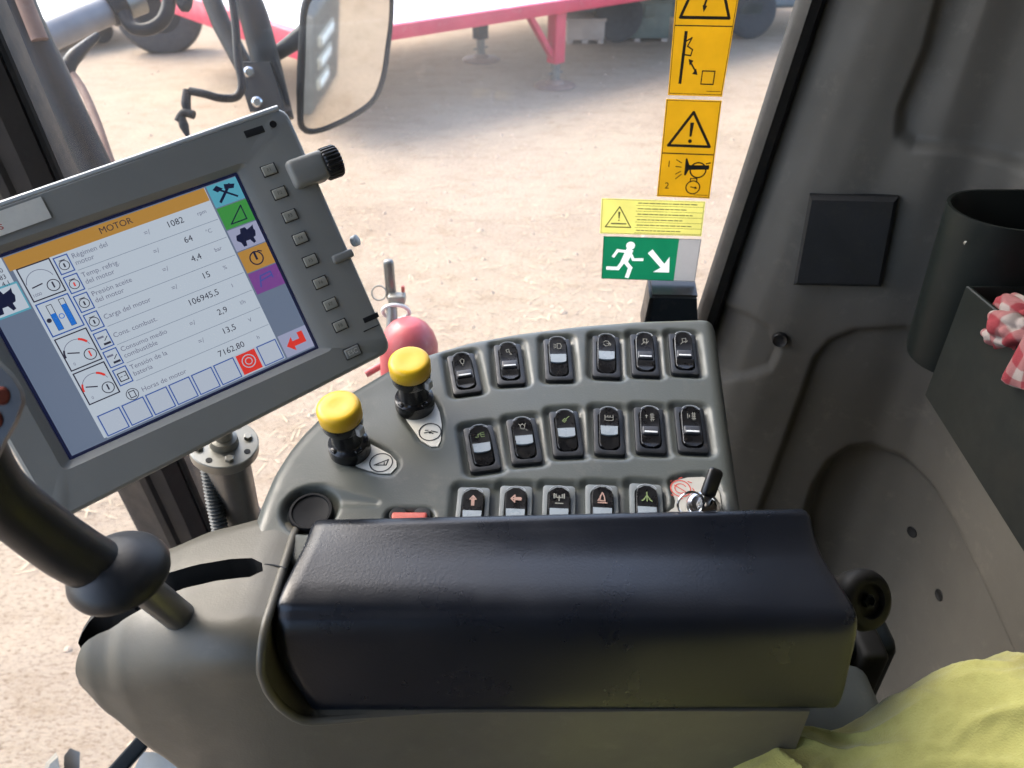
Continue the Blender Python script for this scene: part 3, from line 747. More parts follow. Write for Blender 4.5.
mb = MB(); mb.lathe([(.0158, -.009), (.0158, -.003), (.0150, -.0018), (.0135, -.0018), (.0128, -.003), (.004, -.0046), (.0005, -.0046)], conP(capc.x, capc.y, 0), cn_, 40); mb.build('round_cap', mat('cap_rubber', (.006, .0065, .008), .6, spec=.15), console)
mb = MB(); mb.box(conP(redc.x, redc.y, -.001), cu_, cv_, cn_, .0125, .007, .0035, .0015); rr = mb.build('hazard_button', M['red'], console)
mb = MB()
for sx in (-1, 1): mb.lathe([(.0062, -.006), (.0062, -.0002), (.005, .0002), (.0005, .0002)], conP(redc.x+sx*.0085, redc.y+.0062, 0), cn_, 20)
mb.build('collar', M['pit'], rr)
kp = flat_plate(resample(shrinkpoly(keyplate, .0008), .002), -.002, mat('key_plate_beige', (.46, .445, .39), .45, var=.08, vscale=40, dust=.15), 'key_plate')
pa = cpatch((681, 487), .0105, -.0018); pa.ring(.5, .5, .0072, .0009); pa.ring(.5, .5, .0042, .0008, 0, 20, 300); pa.line([(.3, .35), (.7, .68)], .0008)
for k in range(8):
    a = k*PI/4; pa.line([(.5+.42*math.cos(a), .5+.42*math.sin(a)), (.5+.48*math.cos(a+.25), .5+.48*math.sin(a+.25))], .0008)
pa.build('symbol', M['redink'], kp)
lc = con2(703, 508)
mb = MB(); mb.lathe([(.0125, -.003), (.0125, .002), (.0112, .0038), (.009, .0042), (.0085, .003), (.0005, .003)], conP(lc.x, lc.y, 0), cn_, 36); mb.build('ignition_lock', M['chrome'], console)
key = thing('ignition_key', conP(lc.x, lc.y, .004), 'black headed ignition key standing in the lock at the console corner', 'key')
ka = (cn_*.62+cv_*.70+cu_*.34).normalized(); kb = (cu_*.90-cv_*.30); kb = (kb-ka*kb.dot(ka)).normalized(); kc = ka.cross(kb)
kb, kc = (kb*.72+kc*.69).normalized(), None; kc = ka.cross(kb)
mb = MB(); mb.box(conP(lc.x, lc.y, .004)+ka*.006, kb, kc, ka, .0042, .0014, .008, .0006); mb.build('blade', M['metal'], key)
mb = MB(); mb.box(conP(lc.x, lc.y, .004)+ka*.0165, kb, kc, ka, .0064, .0034, .0108, .0032); mb.build('head', M['key'], key)
mb = MB(); rc = conP(lc.x-.0105, lc.y-.002, .008); mb.tube([rc+(cu_*math.cos(a)*.009+cn_*math.sin(a)*.009+cv_*math.sin(a)*.004) for a in [2*PI*k/24 for k in range(25)]], .0009, 6, smooth=False); mb.build('key_ring', M['chrome'], key)

# ================================================================== ARMREST
arm = thing('armrest', (0, .36, EYE-.75), 'grey armrest body with a long black padded lid and a lever slot', 'armrest')
def sup(Yf, Yb, zt_, zb_, r, seg=18):
    """rounded box section: soft front shoulder, tighter back shoulder, a slightly domed top"""
    w, h = Yb-Yf, zt_-zb_; out = []
    rf = min(r, w*.49, h*.49); rb = min(r*.75, w*.49, h*.49); rl = min(r*1.6, w*.49, h*.49)
    for (cy, cz, rr, a0) in ((Yb-rb, zt_-rb, rb, 0), (Yf+rf, zt_-rf, rf, 90), (Yf+rl, zb_+rl, rl, 180), (Yb-rl, zb_+rl, rl, 270)):
        for k in range(seg):
            a = math.radians(a0+90*k/(seg-1)); out.append((cy+rr*math.cos(a), cz+rr*math.sin(a)))
    return out
def lerpt(tab, x):
    if x <= tab[0][0]: return tab[0][1:]
    for p, q in zip(tab[:-1], tab[1:]):
        if x <= q[0]:
            t = (x-p[0])/(q[0]-p[0]); t2 = t*t*(3-2*t)*.35+t*.65
            return [a+(b-a)*t2 for a, b in zip(p[1:], q[1:])]
    return tab[-1][1:]
#      X      Yf    Yb     zt      zb     n
BODY = [(-.290, .316, .330, -.434, -.446, .05), (-.288, .308, .340, -.424, -.458, .05), (-.282, .300, .356, -.414, -.474, .05), (-.268, .293, .374, -.406, -.502, .05), (-.245, .288, .390, -.401, -.548, .042), (-.21, .285, .402, -.396, -.62, .034),
        (-.175, .284, .408, -.3925, -.69, .028), (-.165, .284, .406, -.3920, -.71, .028), (-.147, .2845, .396, -.3940, -.73, .027), (-.10, .288, .396, -.3915, -.78, .026), (-.04, .292, .396, -.3940, -.80, .026), (.10, .293, .396, -.3940, -.84, .026), (.196, .293, .396, -.3940, -.86, .026)]
xsn = []
x = -.296
while x < -.24: xsn.append(x); x += .0025
while x < -.160: xsn.append(x); x += .006
x = -.16
while x < .196: xsn.append(x); x += .010
xsn.append(.196)
loops = []
for x in xsn:
    Yf, Yb, z1, z2, nn = lerpt(BODY, x); loops.append([Vector((x, y, EYE+z)) for y, z in sup(Yf, Yb, z1, z2, nn)])
mb = MB(); mb.loft(loops); abody = mb.build('armrest_body', M['armrest'], arm, angle=60)
def boolean(ob, cut, m):
    ob.data.materials.append(m)
    for p in cut.data.polygons: p.material_index = 0
    cut.data.materials.clear(); cut.data.materials.append(m)
    md = ob.modifiers.new('cut', 'BOOLEAN'); md.object = cut; md.solver = 'EXACT'; md.operation = 'DIFFERENCE'
    try: md.material_mode = 'TRANSFER'
    except Exception: pass
    dg = bpy.context.evaluated_depsgraph_get(); dg.update()
    me = bpy.data.meshes.new_from_object(ob.evaluated_get(dg)); ob.modifiers.clear(); old = ob.data; ob.data = me
    bpy.data.objects.remove(cut)
    me.polygons.foreach_set('use_smooth', [True]*len(me.polygons)); me.set_sharp_from_angle(angle=math.radians(45))
# slot for the lever: runs over the top of the nose
def armtop(px, py):
    """point on the armrest top seen at that place, on a sloping sheet near z=-.395"""
    return onplane(px, py, Vector((0, .36, EYE-.397)), Z)
slot_px_up = [(20, 640), (30, 600), (80, 570), (135, 556), (150, 571), (168, 573), (200, 564), (230, 559), (252, 558)]
slot_px_lo = [(262, 563), (263, 571), (250, 577), (215, 581), (185, 588), (160, 598), (140, 610), (118, 624), (98, 634), (82, 646), (62, 690), (10, 700)]
def armat(px, py):
    """the slot line climbs from the nose tip to the flat top"""
    z = -.394-.040*max(0, (150-px)/75)**1.2*(1 if py > 600 else .3)
    return onplane(px, py, Vector((0, .36, EYE+z)), Z)
bb = BVHTree.FromPolygons([tuple(v.co) for v in abody.data.vertices], [list(p.vertices) for p in abody.data.polygons])
def onbody(px, py):
    h, nn, i_, t_ = bb.ray_cast(CAM, ray(px, py).normalized())
    return armat(px, py) if h is None else h
S = [armat(*p) for p in slot_px_up[:4]]+[onbody(*p) for p in slot_px_up[4:]+slot_px_lo[:-2]]+[armat(*p) for p in slot_px_lo[-2:]]
mb = MB(); mb.loft([[Vector((p.x, p.y, EYE-.450)) for p in S], [Vector((p.x, p.y, EYE-.35)) for p in S]]); cut = mb.build('cutter', M['pit'])
boolean(abody, cut, M['pit'])
# the padded lid: sections along X, each running from the back foot over the top to the front foot
def pad_section(k):
    """k 0 (left) .. 1 (right)"""
    # far edge, swell, front crease, bottom
    zt1 = EYE-.3865+.0065*k
    hollow = .0075*(k**1.1)
    yb = .388+.004*k
    cz_ = EYE-.396+.003*k
    e = k**.8
    L = lambda a, b: a+(b-a)*e
    pts = [(yb+.006, zt1-.045), (yb+.005, zt1-.012), (yb+.002, zt1-.003), (yb-.004, zt1-.0003), (yb-.012, zt1-L(.0003, .0040)), (yb-.022, zt1-L(.0006, .0085)), (yb-.033, zt1-L(.0011, .0112)), (yb-.046, zt1-L(.0020, .0118)),
           (yb-.058, zt1-L(.0032, .0121)), (yb-.068, zt1-L(.0056, .0126)), (.3160, zt1-L(.0092, .0134)), (.3105, zt1-L(.0135, .0160)), (.3062, zt1-L(.0215, .0228)), (.3025, zt1-.0350), (.2978, zt1-.056), (.2945, zt1-.073), (.2940, zt1-.080-.003*k), (.2955, zt1-.0850-.003*k), (.300, zt1-.0875-.003*k), (.32, zt1-.088-.003*k)]
    return pts
def smoothpts(P, sub=5):
    out = []
    P = [Vector((a, b)) for a, b in P]
    for i in range(len(P)-1):
        p0, p1, p2, p3 = P[max(i-1, 0)], P[i], P[i+1], P[min(i+2, len(P)-1)]
        for k in range(sub):
            t = k/sub; out.append(.5*((2*p1)+(p2-p0)*t+(2*p0-5*p1+4*p2-p3)*t*t+(3*p1-p0-3*p2+p3)*t**3))
    out.append(P[-1]); return out
loops = []
NX = 46
for i in range(-3, NX+4):
    k = max(0, min(1, i/NX)); sec = smoothpts(pad_section(k))
    # left end leans: at the far edge further right, at the front further left
    shr = 0 if 0 <= i <= NX else [0, .0012, .0035, .008][(-i if i < 0 else i-NX)]
    xl, xr = -.1455, .211
    row = []
    cy, cz = .345, EYE-.43
    for j, q in enumerate(sec):
        f_ = sstep(.30, .39, q.x); dn = sstep(.0, .09, (EYE-.386)-q.y)
        XL = xl+.010*f_-.001*(1-f_)+.019*sstep(.030, .095, (EYE-.386)-q.y); XR = xr-.008*f_+.002*(1-f_)-.001*dn
        endo = [0, .0022, .0038, .0045][min(3, abs(min(i, 0)) if i < 0 else max(0, i-NX))]
        x = XL+(XR-XL)*k
        if i < 0: x -= endo
        if i > NX: x += endo
        w = Vector((cy, cz))-q; q2 = q+w.normalized()*shr
        row.append(Vector((x, q2.x, q2.y)))
    loops.append(row)
mb = MB(); mb.loft(loops); mb.build('padded_lid', M['pad'], arm, angle=60)
mb = MB(); nl = [(-.1475, -.20), (-.1475, .30), (-.1500, .306), (-.1500, .45), (.25, .45), (.25, -.20)]
NICHE = [(-.30, -.1490), (-.392, -.1505), (-.415, -.1520), (-.435, -.1510), (-.452, -.1460), (-.462, -.1400), (-.468, -.1330)]
def nx(z):
    for p, q in zip(NICHE[:-1], NICHE[1:]):
        if z >= q[0]: t = (z-p[0])/(q[0]-p[0]); return p[1]+(q[1]-p[1])*max(0, min(1, t))
    return NICHE[-1][1]
mb.loft([[Vector((x_ if k > 1 else 0, y_, EYE+z)) if False else Vector(((x if x_ < 0 else .25), y_, EYE+z)) for k, (x_, y_) in enumerate([(-.1, -.20), (-.1, .45), (.25, .45), (.25, -.20)])] for z, x in reversed(NICHE)]); cut = mb.build('cutter', M['armrest']); boolean(abody, cut, M['armrest'])
lp = []
Yf, Yb, z1, z2, r_ = lerpt(BODY, -.153)
arc = [p for p in sup(Yf, Yb, z1, z2, r_) if p[1] > z1-r_-.001 and p[0] < Yb-.006]
arc = sorted(arc, key=lambda p: -p[0]) if True else arc
arc = [p for p in arc if p[0] > Yf+r_-.001]+sorted([p for p in arc if p[0] <= Yf+r_-.001], key=lambda p: -p[1])
arc += [(Yf, z1-r_-k*.006) for k in range(1, 9) if z1-r_-k*.006 > -.466]+[(Yf, -.4665)]
cy0, cz0 = Yf+r_, z1-r_
for y, z in arc:
    d_ = Vector((min(0, y-cy0), max(0, z-cz0))); d_ = d_.normalized() if d_.length > 1e-6 else Vector((0, 1))
    lp.append(Vector((nx(z)-.0016, y-d_.x*.0018, EYE+z-d_.y*.0018)))
lp += [lp[-1]+Vector((.006, .0010, -.0032)), lp[-1]+Vector((.02, .0026, -.0042)), lp[-1]+Vector((.05, .0060, -.0046))]
mb = MB(); mb.tube(lp, .0031, 12, smooth=False); mb.build('lip', M['armrest'], arm)
# dark liner standing behind the lever slot
ln = [(78, 643), (82, 633), (89, 622), (99, 612), (112, 604), (130, 597)]
w0 = [onplane(px, py, Vector((0, .36, EYE-.394-.034*max(0, (150-px)/72)**1.2)), Z) for px, py in ln]
mb = MB(); mb.loft([[p for p in w0]+[p+Vector((-.001, .004, 0)) for p in reversed(w0)], [Vector((p.x, p.y, EYE-.452)) for p in w0]+[Vector((p.x-.001, p.y+.004, EYE-.452)) for p in reversed(w0)]][::-1]); mb.build('slot_liner', M['pit'], arm)
# seam on the nose
mb = MB(); mb.tube([armtop(266, 569)+Z*.0045, armtop(276, 570)+Z*.0045, armtop(287, 573)+Z*.0045], .0006, 6); mb.build('seam', M['black'], arm)

# ================================================================== JOYSTICK
joy = thing('joystick', at(160, 604, .475), 'black drive lever with red buttons rising from the armrest slot', 'lever')
jp = [at(-64, 300, .352), at(-54, 365, .355), at(-34, 440, .366), at(-8, 487, .382), at(27, 519, .402), at(69, 550, .422), at(110, 573, .439)]
mb = MB(); mb.tube(jp, [.014, .0185, .0155, .0148, .0153, .0158, .0152], 28); mb.build('grip', M['joy'], joy)
ax = (at(165, 610, .478)-at(90, 551, .424)).normalized()
fo = at(115, 565, .436)
mb = MB(); mb.lathe([(.0120, -.009), (.0170, -.006), (.0205, -.0038), (.0242, -.0010), (.0268, .0025), (.0280, .0065), (.0272, .0100), (.0240, .0122), (.018, .0132), (.0005, .0134)], fo, (at(150, 628, .475)-fo), 44); mb.build('hand_rest', M['joy'], joy, angle=50)
mb = MB(); mb.tube([fo+ax*.012, fo+ax*.045, fo+ax*.075], .0095, 24, smooth=False); mb.build('shaft', M['metal'], joy)
tow = (CAM-at(0, 400, .35)).normalized()
hx = Vector((1, 0, 0)); hx = (hx-tow*hx.dot(tow)).normalized(); hy = tow.cross(hx)
# head plate carrying the buttons
mb = MB(); hp = [(-46, 352), (-10, 350), (2, 362), (14, 374), (24, 390), (26, 402), (18, 424), (6, 444), (-2, 462), (-20, 470), (-50, 430)]
mb.loft([[at(x_, y_, .362) for x_, y_ in hp], [at(x_, y_, .345) for x_, y_ in hp], [at(x_-(x_+12)*.12, y_-(y_-405)*.1, .340) for x_, y_ in hp]]); mb.build('head', M['black'], joy, angle=30)
for (bx, by) in ((1, 396), (-6, 420)):
    mb = MB(); mb.lathe([(.0040, -.004), (.0040, .002), (.003, .0032), (.0005, .0034)], at(bx, by, .3405), tow, 24); mb.build('button', M['dull_red'], joy)

# ================================================================== MONITOR
mon_px = [(-32, 269), (235, 176), (315, 347), (72, 456)]
dd = [ray(*p) for p in mon_px]; sc = [.5847, .6603, .6932, .6175]
mc = [CAM+dd[i]*sc[i] for i in range(4)]
MU = mc[1]-mc[0]; MV = mc[3]-mc[0]; mu = MU.normalized(); mv = MV.normalized(); mn = MV.cross(MU).normalized()
def mp(u, v, h=0): return mc[0]+MU*u+MV*v+mn*h
monitor = thing('display_monitor', mp(.6, 1.22, -.02), 'grey onboard display monitor tilted beside the lever, showing Spanish engine readings', 'monitor')
def mloop(tl, tr, br, bl, h, r=.012, m=6):
    P = [tl, tr, br, bl]; out = []
    for i in range(4):
        a, b, c = [Vector((P[(i+k) % 4][0]*MU.length, P[(i+k) % 4][1]*MV.length)) for k in (-1, 0, 1)]
        d1 = (a-b).normalized(); d2 = (c-b).normalized(); p1 = b+d1*r; p2 = b+d2*r
        for k in range(m):
            t = k/(m-1); q = p1*(1-t)**2+b*2*t*(1-t)+p2*t*t
            out.append(mc[0]+mu*q.x+mv*q.y+mn*h)
    return out
def grow(k): 
    a = k/MU.length; b = k/MV.length
    return [(-.165-a, -.212-b), (1.297+a, -.251-b), (1.293+a, 1.194+b), (-.155-a, 1.262+b)]
inn = [(-.045, -.045), (1.062, -.045), (1.062, 1.05), (-.045, 1.05)]
sce = [(-.014, -.016), (1.014, -.016), (1.014, 1.016), (-.014, 1.016)]
mb = MB()
mb.loft([mloop(*grow(-.012), -.042, .02), mloop(*grow(-.002), -.036, .014), mloop(*grow(.0006), -.012, .014), mloop(*grow(.0006), .0035, .012), mloop(*grow(-.0008), .0062, .012), mloop(*grow(-.003), .0075, .012), mloop(*inn, .0072, .006), mloop(*sce, .0018, .002), mloop(*sce, -.004, .002)], cap1=False)
shell = mb.build('shell', M['monitor'], monitor, angle=28)
mb = MB(); e = [(-.163, -.213), (1.296, -.252)]
mb.tube([mp(-.15, -.2125, .0050), mp(.6, -.2315, .0050), mp(1.27, -.2515, .0058)], .0026, 8, smooth=False)
mb.build('edge_highlight', M['monitor_edge'], monitor)  # pale tube paints the skylit highlight along the top edge
# lit screen
pa = Patch(*mc, h0=0)
cols = [scr('lit_black', 22, 28, 60), scr('lit_white', 200, 212, 226), scr('lit_greyblue', 112, 126, 150), scr('lit_orange', 190, 142, 68), scr('lit_cyan', 92, 172, 195), scr('lit_green', 66, 152, 72), scr('lit_lilac', 165, 170, 200), scr('lit_purple', 128, 74, 150), scr('lit_red', 232, 60, 50), scr('lit_blue', 50, 90, 170), scr('lit_textgrey', 118, 122, 145), scr('lit_brightblue', 40, 120, 220), scr('lit_ink', 48, 48, 66), scr('lit_boxgrey', 190, 201, 218)]
K, W, GB, OR, CY, GR, LI, PU, RE, BL, TG, BB, IK, BX = range(14)
pa.rect(-.013, -.015, 1.013, 1.015, K)
pa.rect(0, 0, 1, 1, GB); pa.rect(.125, .005, .87, .985, W); pa.rect(.115, .005, .868, .074, OR); pa.rect(.135, .866, .87, .99, BX)
pa.text(.51, .038, 'MOTOR', .0072, IK)
pa.rect(0, .0, .11, .125, W); pa.rect(0, .132, .115, .262, W); pa.line([(0, .13), (.115, .13)], .0014, CY); pa.line([(0, .265), (.117, .265)], .0014, CY); pa.line([(.117, .13), (.117, .265)], .001, CY)
for k, t in enumerate(('', '20', '83', '4,1')): pa.text(.085, .025+k*.032, t, .005, IK) if t else None
def combine(u, v, s_, mi):
    q = [(-.5, .05), (-.42, -.18), (-.2, -.2), (-.12, -.42), (.12, -.42), (.16, -.28), (.42, -.36), (.5, -.42), (.46, -.22), (.5, -.1), (.42, .12), (.3, .15), (.32, .38), (.2, .42), (.1, .2), (-.1, .2), (-.14, .42), (-.3, .42), (-.34, .2)]
    pa.poly([(u+a*s_/pa.w, v+b*s_/pa.h) for a, b in q], mi)
combine(.045, .197, .020, K)
for k, (mi) in enumerate((CY, GR, LI, OR, PU)): pa.rect(.877, .004+k*.1235, 1.0, .122+k*.1235, mi)
pa.line([(.905, .10), (.965, .03)], .0022, K); pa.line([(.91, .03), (.975, .10)], .0016, K); pa.poly([(.945, .02), (.985, .035), (.975, .055), (.94, .045)], K); pa.poly([(.895, .03), (.915, .015), (.935, .04), (.91, .05)], K)
pa.line([(.905, .225), (.97, .225), (.97, .15), (.905, .225)], .0010, K)
combine(.938, .31, .018, K)
pa.ring(.938, .435, .0055, .0011, K, 40, 400); pa.line([(.938, .40), (.938, .44)], .0018, K); pa.line([(.955, .40), (.968, .41)], .001, K)
pa.line([(.905, .585), (.92, .53), (.965, .525), (.965, .56)], .0010, 9); pa.line([(.915, .555), (.965, .545)], .0010, 9)
pa.rect(.877, .865, 1.0, .992, LI); pa.poly([(.895, .935), (.925, .895), (.925, .92), (.955, .92), (.955, .885), (.978, .885), (.978, .95), (.925, .95), (.925, .975)], RE)
rowsT = [('Régimen del', 'motor', '1082', 'rpm', '='), ('Temp. refrig.', 'del motor', '64', '°C', '='), ('Presión aceite', 'del motor', '4,4', 'bar', '='), ('Carga del motor', '', '15', '%', '='), ('Cons. combust.', '', '106945,5', 'l', ''), ('Consumo medio', 'combustible', '2,9', 'l/h', '='), ('Tensión de la', 'batería', '13,5', 'V', '='), ('Horas de motor', '', '7162,80', 'h', '')]
for k, (a, b, val, unit, eq) in enumerate(rowsT):
    v0 = .080+k*.1012; u0 = .322
    pa.text(u0, v0+(.026 if b else .05), a, .0056, TG, 'LEFT')
    if b: pa.text(u0, v0+.061, b, .0056, TG, 'LEFT')
    pa.text(.745, v0+.04, val, .0072, IK, 'RIGHT'); pa.text(.80, v0+.038, unit, .0048, TG, 'LEFT')
    if eq: pa.text(.60, v0+.04, eq+'/', .0058, TG)
    if k: pa.line([(.32, v0-.004), (.865, v0-.004)], .00035, GB)
    # small icon box
    if k < 7:
        pa.frame(.262, v0+.006, .310, v0+.09, .0009, BL)
        if k in (0, 1, 2, 3):
            pa.ring(.286, v0+.052, .0036, .0006, IK); pa.line([(.276, v0+.026), (.296, v0+.026)], .0006, IK); pa.line([(.286, v0+.045), (.286, v0+.06)], .0012, RE if k == 1 else IK)
        elif k in (4, 5):
            pa.line([(.270, v0+.034), (.288, v0+.034)], .0016, TG); pa.line([(.288, v0+.055), (.302, v0+.038)], .0006, IK); pa.line([(.282, v0+.072), (.302, v0+.072)], .0018, IK)
        else:
            pa.frame(.271, v0+.030, .301, v0+.072, .0008, IK); pa.line([(.277, v0+.05), (.283, v0+.05)], .0006, IK); pa.line([(.291, v0+.05), (.297, v0+.05)], .0006, IK)
    else:
        pa.ring(.286, v0+.05, .0046, .0006, IK); pa.frame(.276, v0+.034, .296, v0+.066, .0007, IK)
for k in range(4):
    v0 = .078+k*.1855; pa.frame(.137, v0, .250, v0+.168, .0010, BL if k == 1 else IK)
    if k == 1:
        pa.frame(.165, v0+.02, .183, v0+.15, .0005, IK); pa.rect(.165, v0+.065, .183, v0+.15, BB); pa.frame(.212, v0+.012, .230, v0+.15, .0005, IK); pa.rect(.212, v0+.04, .230, v0+.15, BB)
        pa.disc(.152, v0+.09, .0018, IK); pa.ring(.197, v0+.09, .0018, .0006, BB)
    else:
        pa.ring(.190, v0+.095, .0102, .0005, TG, 15, 170)
        if k > 1: pa.ring(.190, v0+.095, .0102, .0018, RE, 30, 68); pa.ring(.190, v0+.095, .0102, .0014, IK if k == 2 else RE, 150, 185)
        pa.line([(.190, v0+.10), (.155, v0+.082 if k else v0+.105)], .0010, IK); pa.text(.158, v0+.143, '1000' if k == 0 else '0', .0034, TG)
        pa.ring(.222, v0+.125, .0044, .0007, IK); pa.line([(.222, v0+.11), (.222, v0+.135)], .0012, RE if k == 2 else IK)
for k in range(8):
    u0 = .142+k*.0915
    if k == 6:
        pa.rect(u0, .872, u0+.080, .982, RE); pa.ring(u0+.04, .922, .0055, .0008, BX); pa.ring(u0+.04, .922, .0028, .0007, BX)
    else: pa.rect(u0, .872, u0+.080, .982, BX); pa.frame(u0, .872, u0+.080, .982, .0009, BL)
pa.build('screen', cols, monitor)
# buttons down the right side
for k in range(8):
    v = .036+k*(.909/7); u = 1.129
    mb = MB(); mb.box(mp(u, v, .0072), mu, mv, mn, .0066, .0050, .0006, .0005); fr = mb.build('button', M['black'], monitor)
    mb = MB(); mb.box(mp(u, v, .0080), mu, mv, mn, .0057, .0042, .0010, .0008); mb.build('key_cap', M['button'], fr)
    q = Patch(mp(u-.025, v-.025, .0091), mp(u+.025, v-.025, .0091), mp(u+.025, v+.025, .0091), mp(u-.025, v+.025, .0091)); q.text(.5, .5, 'F%d' % (k+1), .0042); q.build('legend', M['ink_grey'], fr)
mb = MB(); mb.box(mp(1.129, 1.108, .0072), mu, mv, mn, .0080, .0054, .0012, .0011); fr = mb.build('button', M['black'], monitor)
mb = MB(); mb.box(mp(1.129, 1.108, .0084), mu, mv, mn, .0069, .0044, .0012, .0009); mb.build('key_cap', M['monitor'], fr)
q = Patch(mp(1.08, 1.07, .0098), mp(1.178, 1.07, .0098), mp(1.178, 1.146, .0098), mp(1.08, 1.146, .0098)); q.text(.5, .5, 'ESC', .0058); q.build('legend', M['beige'], fr)
mb = MB(); mb.box(mp(1.14, -.172, .0072), mu, mv, mn, .0085, .0030, .0007, .0005); mb.build('card_slot', M['pit'], monitor)
mb = MB(); mb.lathe([(.0030, 0), (.0030, .0009), (.0005, .0009)], mp(1.222, -.178, .0070), mn, 16); mb.build('light_sensor', M['black'], monitor)
q = Patch(mp(.0, -.185, .0085), mp(.325, -.195, .0085), mp(.325, -.088, .0085), mp(.0, -.078, .0085)); q.rect(0, 0, 1, 1, 0); q.text(.52, .55, 'CEBIS', .0075, 1) if False else q.text(.50, .6, 's', .009, 1); q.build('name_plate', [M['beige'], M['redink']], monitor)
# hinge block and ribbed clamp knob on the right edge
mb = MB(); mb.box(mp(1.275, .105, .004), mu, mv, mn, .0170, .0125, .0125, .004); mb.build('clamp_block', M['monitor'], monitor)
mb = MB(); o = mp(1.345, .105, .006); loops = []
for h, r in ((0, .0105), (.0005, .0128), (.002, .0138), (.013, .0138), (.0150, .0128), (.0155, .0118)):
    e1 = mv; e2 = mu.cross(mv); loops.append([o+mu*h+(e1*math.cos(a)+e2*math.sin(a))*(r+(.0006 if (k % 4) < 2 else -.0006)) for k, a in enumerate([2*PI*k/96 for k in range(96)])])
mb.loft(loops); mb.build('clamp_knob', M['black'], monitor, angle=30)
mb = MB(); mb.box(mp(1.262, .60, .0065), mu, mv, mn, .0100, .0038, .004, .002); la = mb.build('latch', M['monitor'], monitor)
mb = MB(); mb.lathe([(.0048, 0), (.0052, .001), (.0052, .005), (.003, .006), (.0005, .006)], mp(1.345, .545, -.006), (mn*.7+mu*.7), 20); mb.build('latch_ring', M['monitor_edge'], la)
mb = MB(); mb.box(mp(1.265, .975, .0074), mu, mv, mn, .0075, .0024, .0006, .0004); mb.build('socket', M['pit'], monitor)
mb = MB(); mb.tube([mp(1.21, 1.03, .0077), mp(1.285, 1.03, .0077)], .0005, 6, smooth=False); mb.build('groove', M['black'], monitor)
# monitor post
pc = at(224, 443, .735)
post = thing('monitor_post', pc-Z*.35, 'zinc flanged support post under the monitor beside a ribbed conduit', 'post')
fl = Vector((.18, -.12, 1)).normalized()
mb = MB(); mb.lathe([(.020, -.012), (.0305, -.0115), (.0315, -.010), (.0315, -.001), (.0305, 0), (.0005, 0)], pc, fl, 44); flg = mb.build('flange', M['zinc'], post, angle=30)
f1 = fl.orthogonal().normalized(); f2 = fl.cross(f1)
for k in range(4):
    a = k*PI/2+.5; mb = MB(); mb.lathe([(.0030, 0), (.0030, .0006), (.0005, .0006)], pc+(f1*math.cos(a)+f2*math.sin(a))*.0245, fl, 14); mb.build('bolt_hole', M['pit'], flg)
    a += PI/4; mb = MB(); mb.lathe([(.0042, 0), (.0042, .003), (.0035, .0035), (.0005, .0035)], pc+(f1*math.cos(a)+f2*math.sin(a))*.0225, fl, 6); mb.build('bolt', M['zinc'], flg, angle=20)
mb = MB(); mb.lathe([(.0135, 0), (.0125, .008), (.0085, .009), (.0085, .05)], pc, fl, 24); mb.build('hub', M['zinc'], post)
mb = MB(); mb.tube([mp(.82, 1.1, -.03), mp(.86, 1.0, -.075), pc+fl*.06, pc+fl*.04], .011, 16); mb.build('swivel_arm', M['dark_metal'], post)
pl = at(248, 560, .84)
mb = MB(); mb.tube([pc-fl*.010, pl, pl+(pl-pc).normalized()*.5], .0212, 28, smooth=False); mb.build('tube', M['metal'], post)
mb = MB(); w0 = at(243, 520, .775); mb.lathe([(.0222, -.003), (.0226, -.002), (.0226, .002), (.0222, .003)], pc.lerp(pl, .60), (pl-pc), 30); mb.build('strap', M['black'], post)
hz = [at(208, 462, .745), at(214, 500, .755), at(222, 538, .765), at(236, 580, .78), at(258, 640, .80)]
cond = thing('corrugated_conduit', hz[-1], 'grey ribbed cable conduit running down beside the monitor post', 'conduit')
mb = MB(); P = []
for i in range(len(hz)-1):
    for k in range(44): P.append(hz[i].lerp(hz[i+1], k/44))
mb.tube(P, [.0072+.0013*math.sin(i*2*PI/4) for i in range(len(P))], 14, smooth=False); mb.build('ribbed_sleeve', mat('conduit_grey', (.06, .065, .065), .55, dust=.2), cond)

# ================================================================== RIGHT SIDE: BINS, RAG, SHIRT, KNOB
binr = thing('storage_bin', (.44, .55, EYE-.45), 'dark green grey storage bin with an oblong cup on the rear cab wall', 'storage bin')
def stadium(x_0, x_1, yc, r, z, m=14):
    out = [Vector((x_1, yc-r, z))]
    out += [Vector((x_0+r-r*math.cos(a), yc-r*math.sin(a)*1.0, z)) for a in [PI/2-PI*k/m for k in range(m+1)]]
    out.append(Vector((x_1, yc+r, z))); return out
z1 = EYE-.268; z2 = EYE-.425; yc = .655
mb = MB(); mb.loft([stadium(.402, .56, yc, .044, z2), stadium(.400, .56, yc, .045, z2+.006), stadium(.393, .56, yc, .0485, z1-.002), stadium(.3932, .56, yc, .0483, z1), stadium(.396, .56, yc, .0455, z1), stadium(.398, .56, yc, .0435, z1-.003), stadium(.404, .56, yc, .040, z2+.02)])
cup = mb.build('cup', M['bin'], binr, angle=35)
mb = MB(); mb.lathe([(.0045, 0), (.0045, .002), (.003, .003), (.0005, .003)], Vector((.4045, .632, z1-.022)), Vector((-.3, .9, .3)), 16); mb.build('screw', M['zinc'], cup)
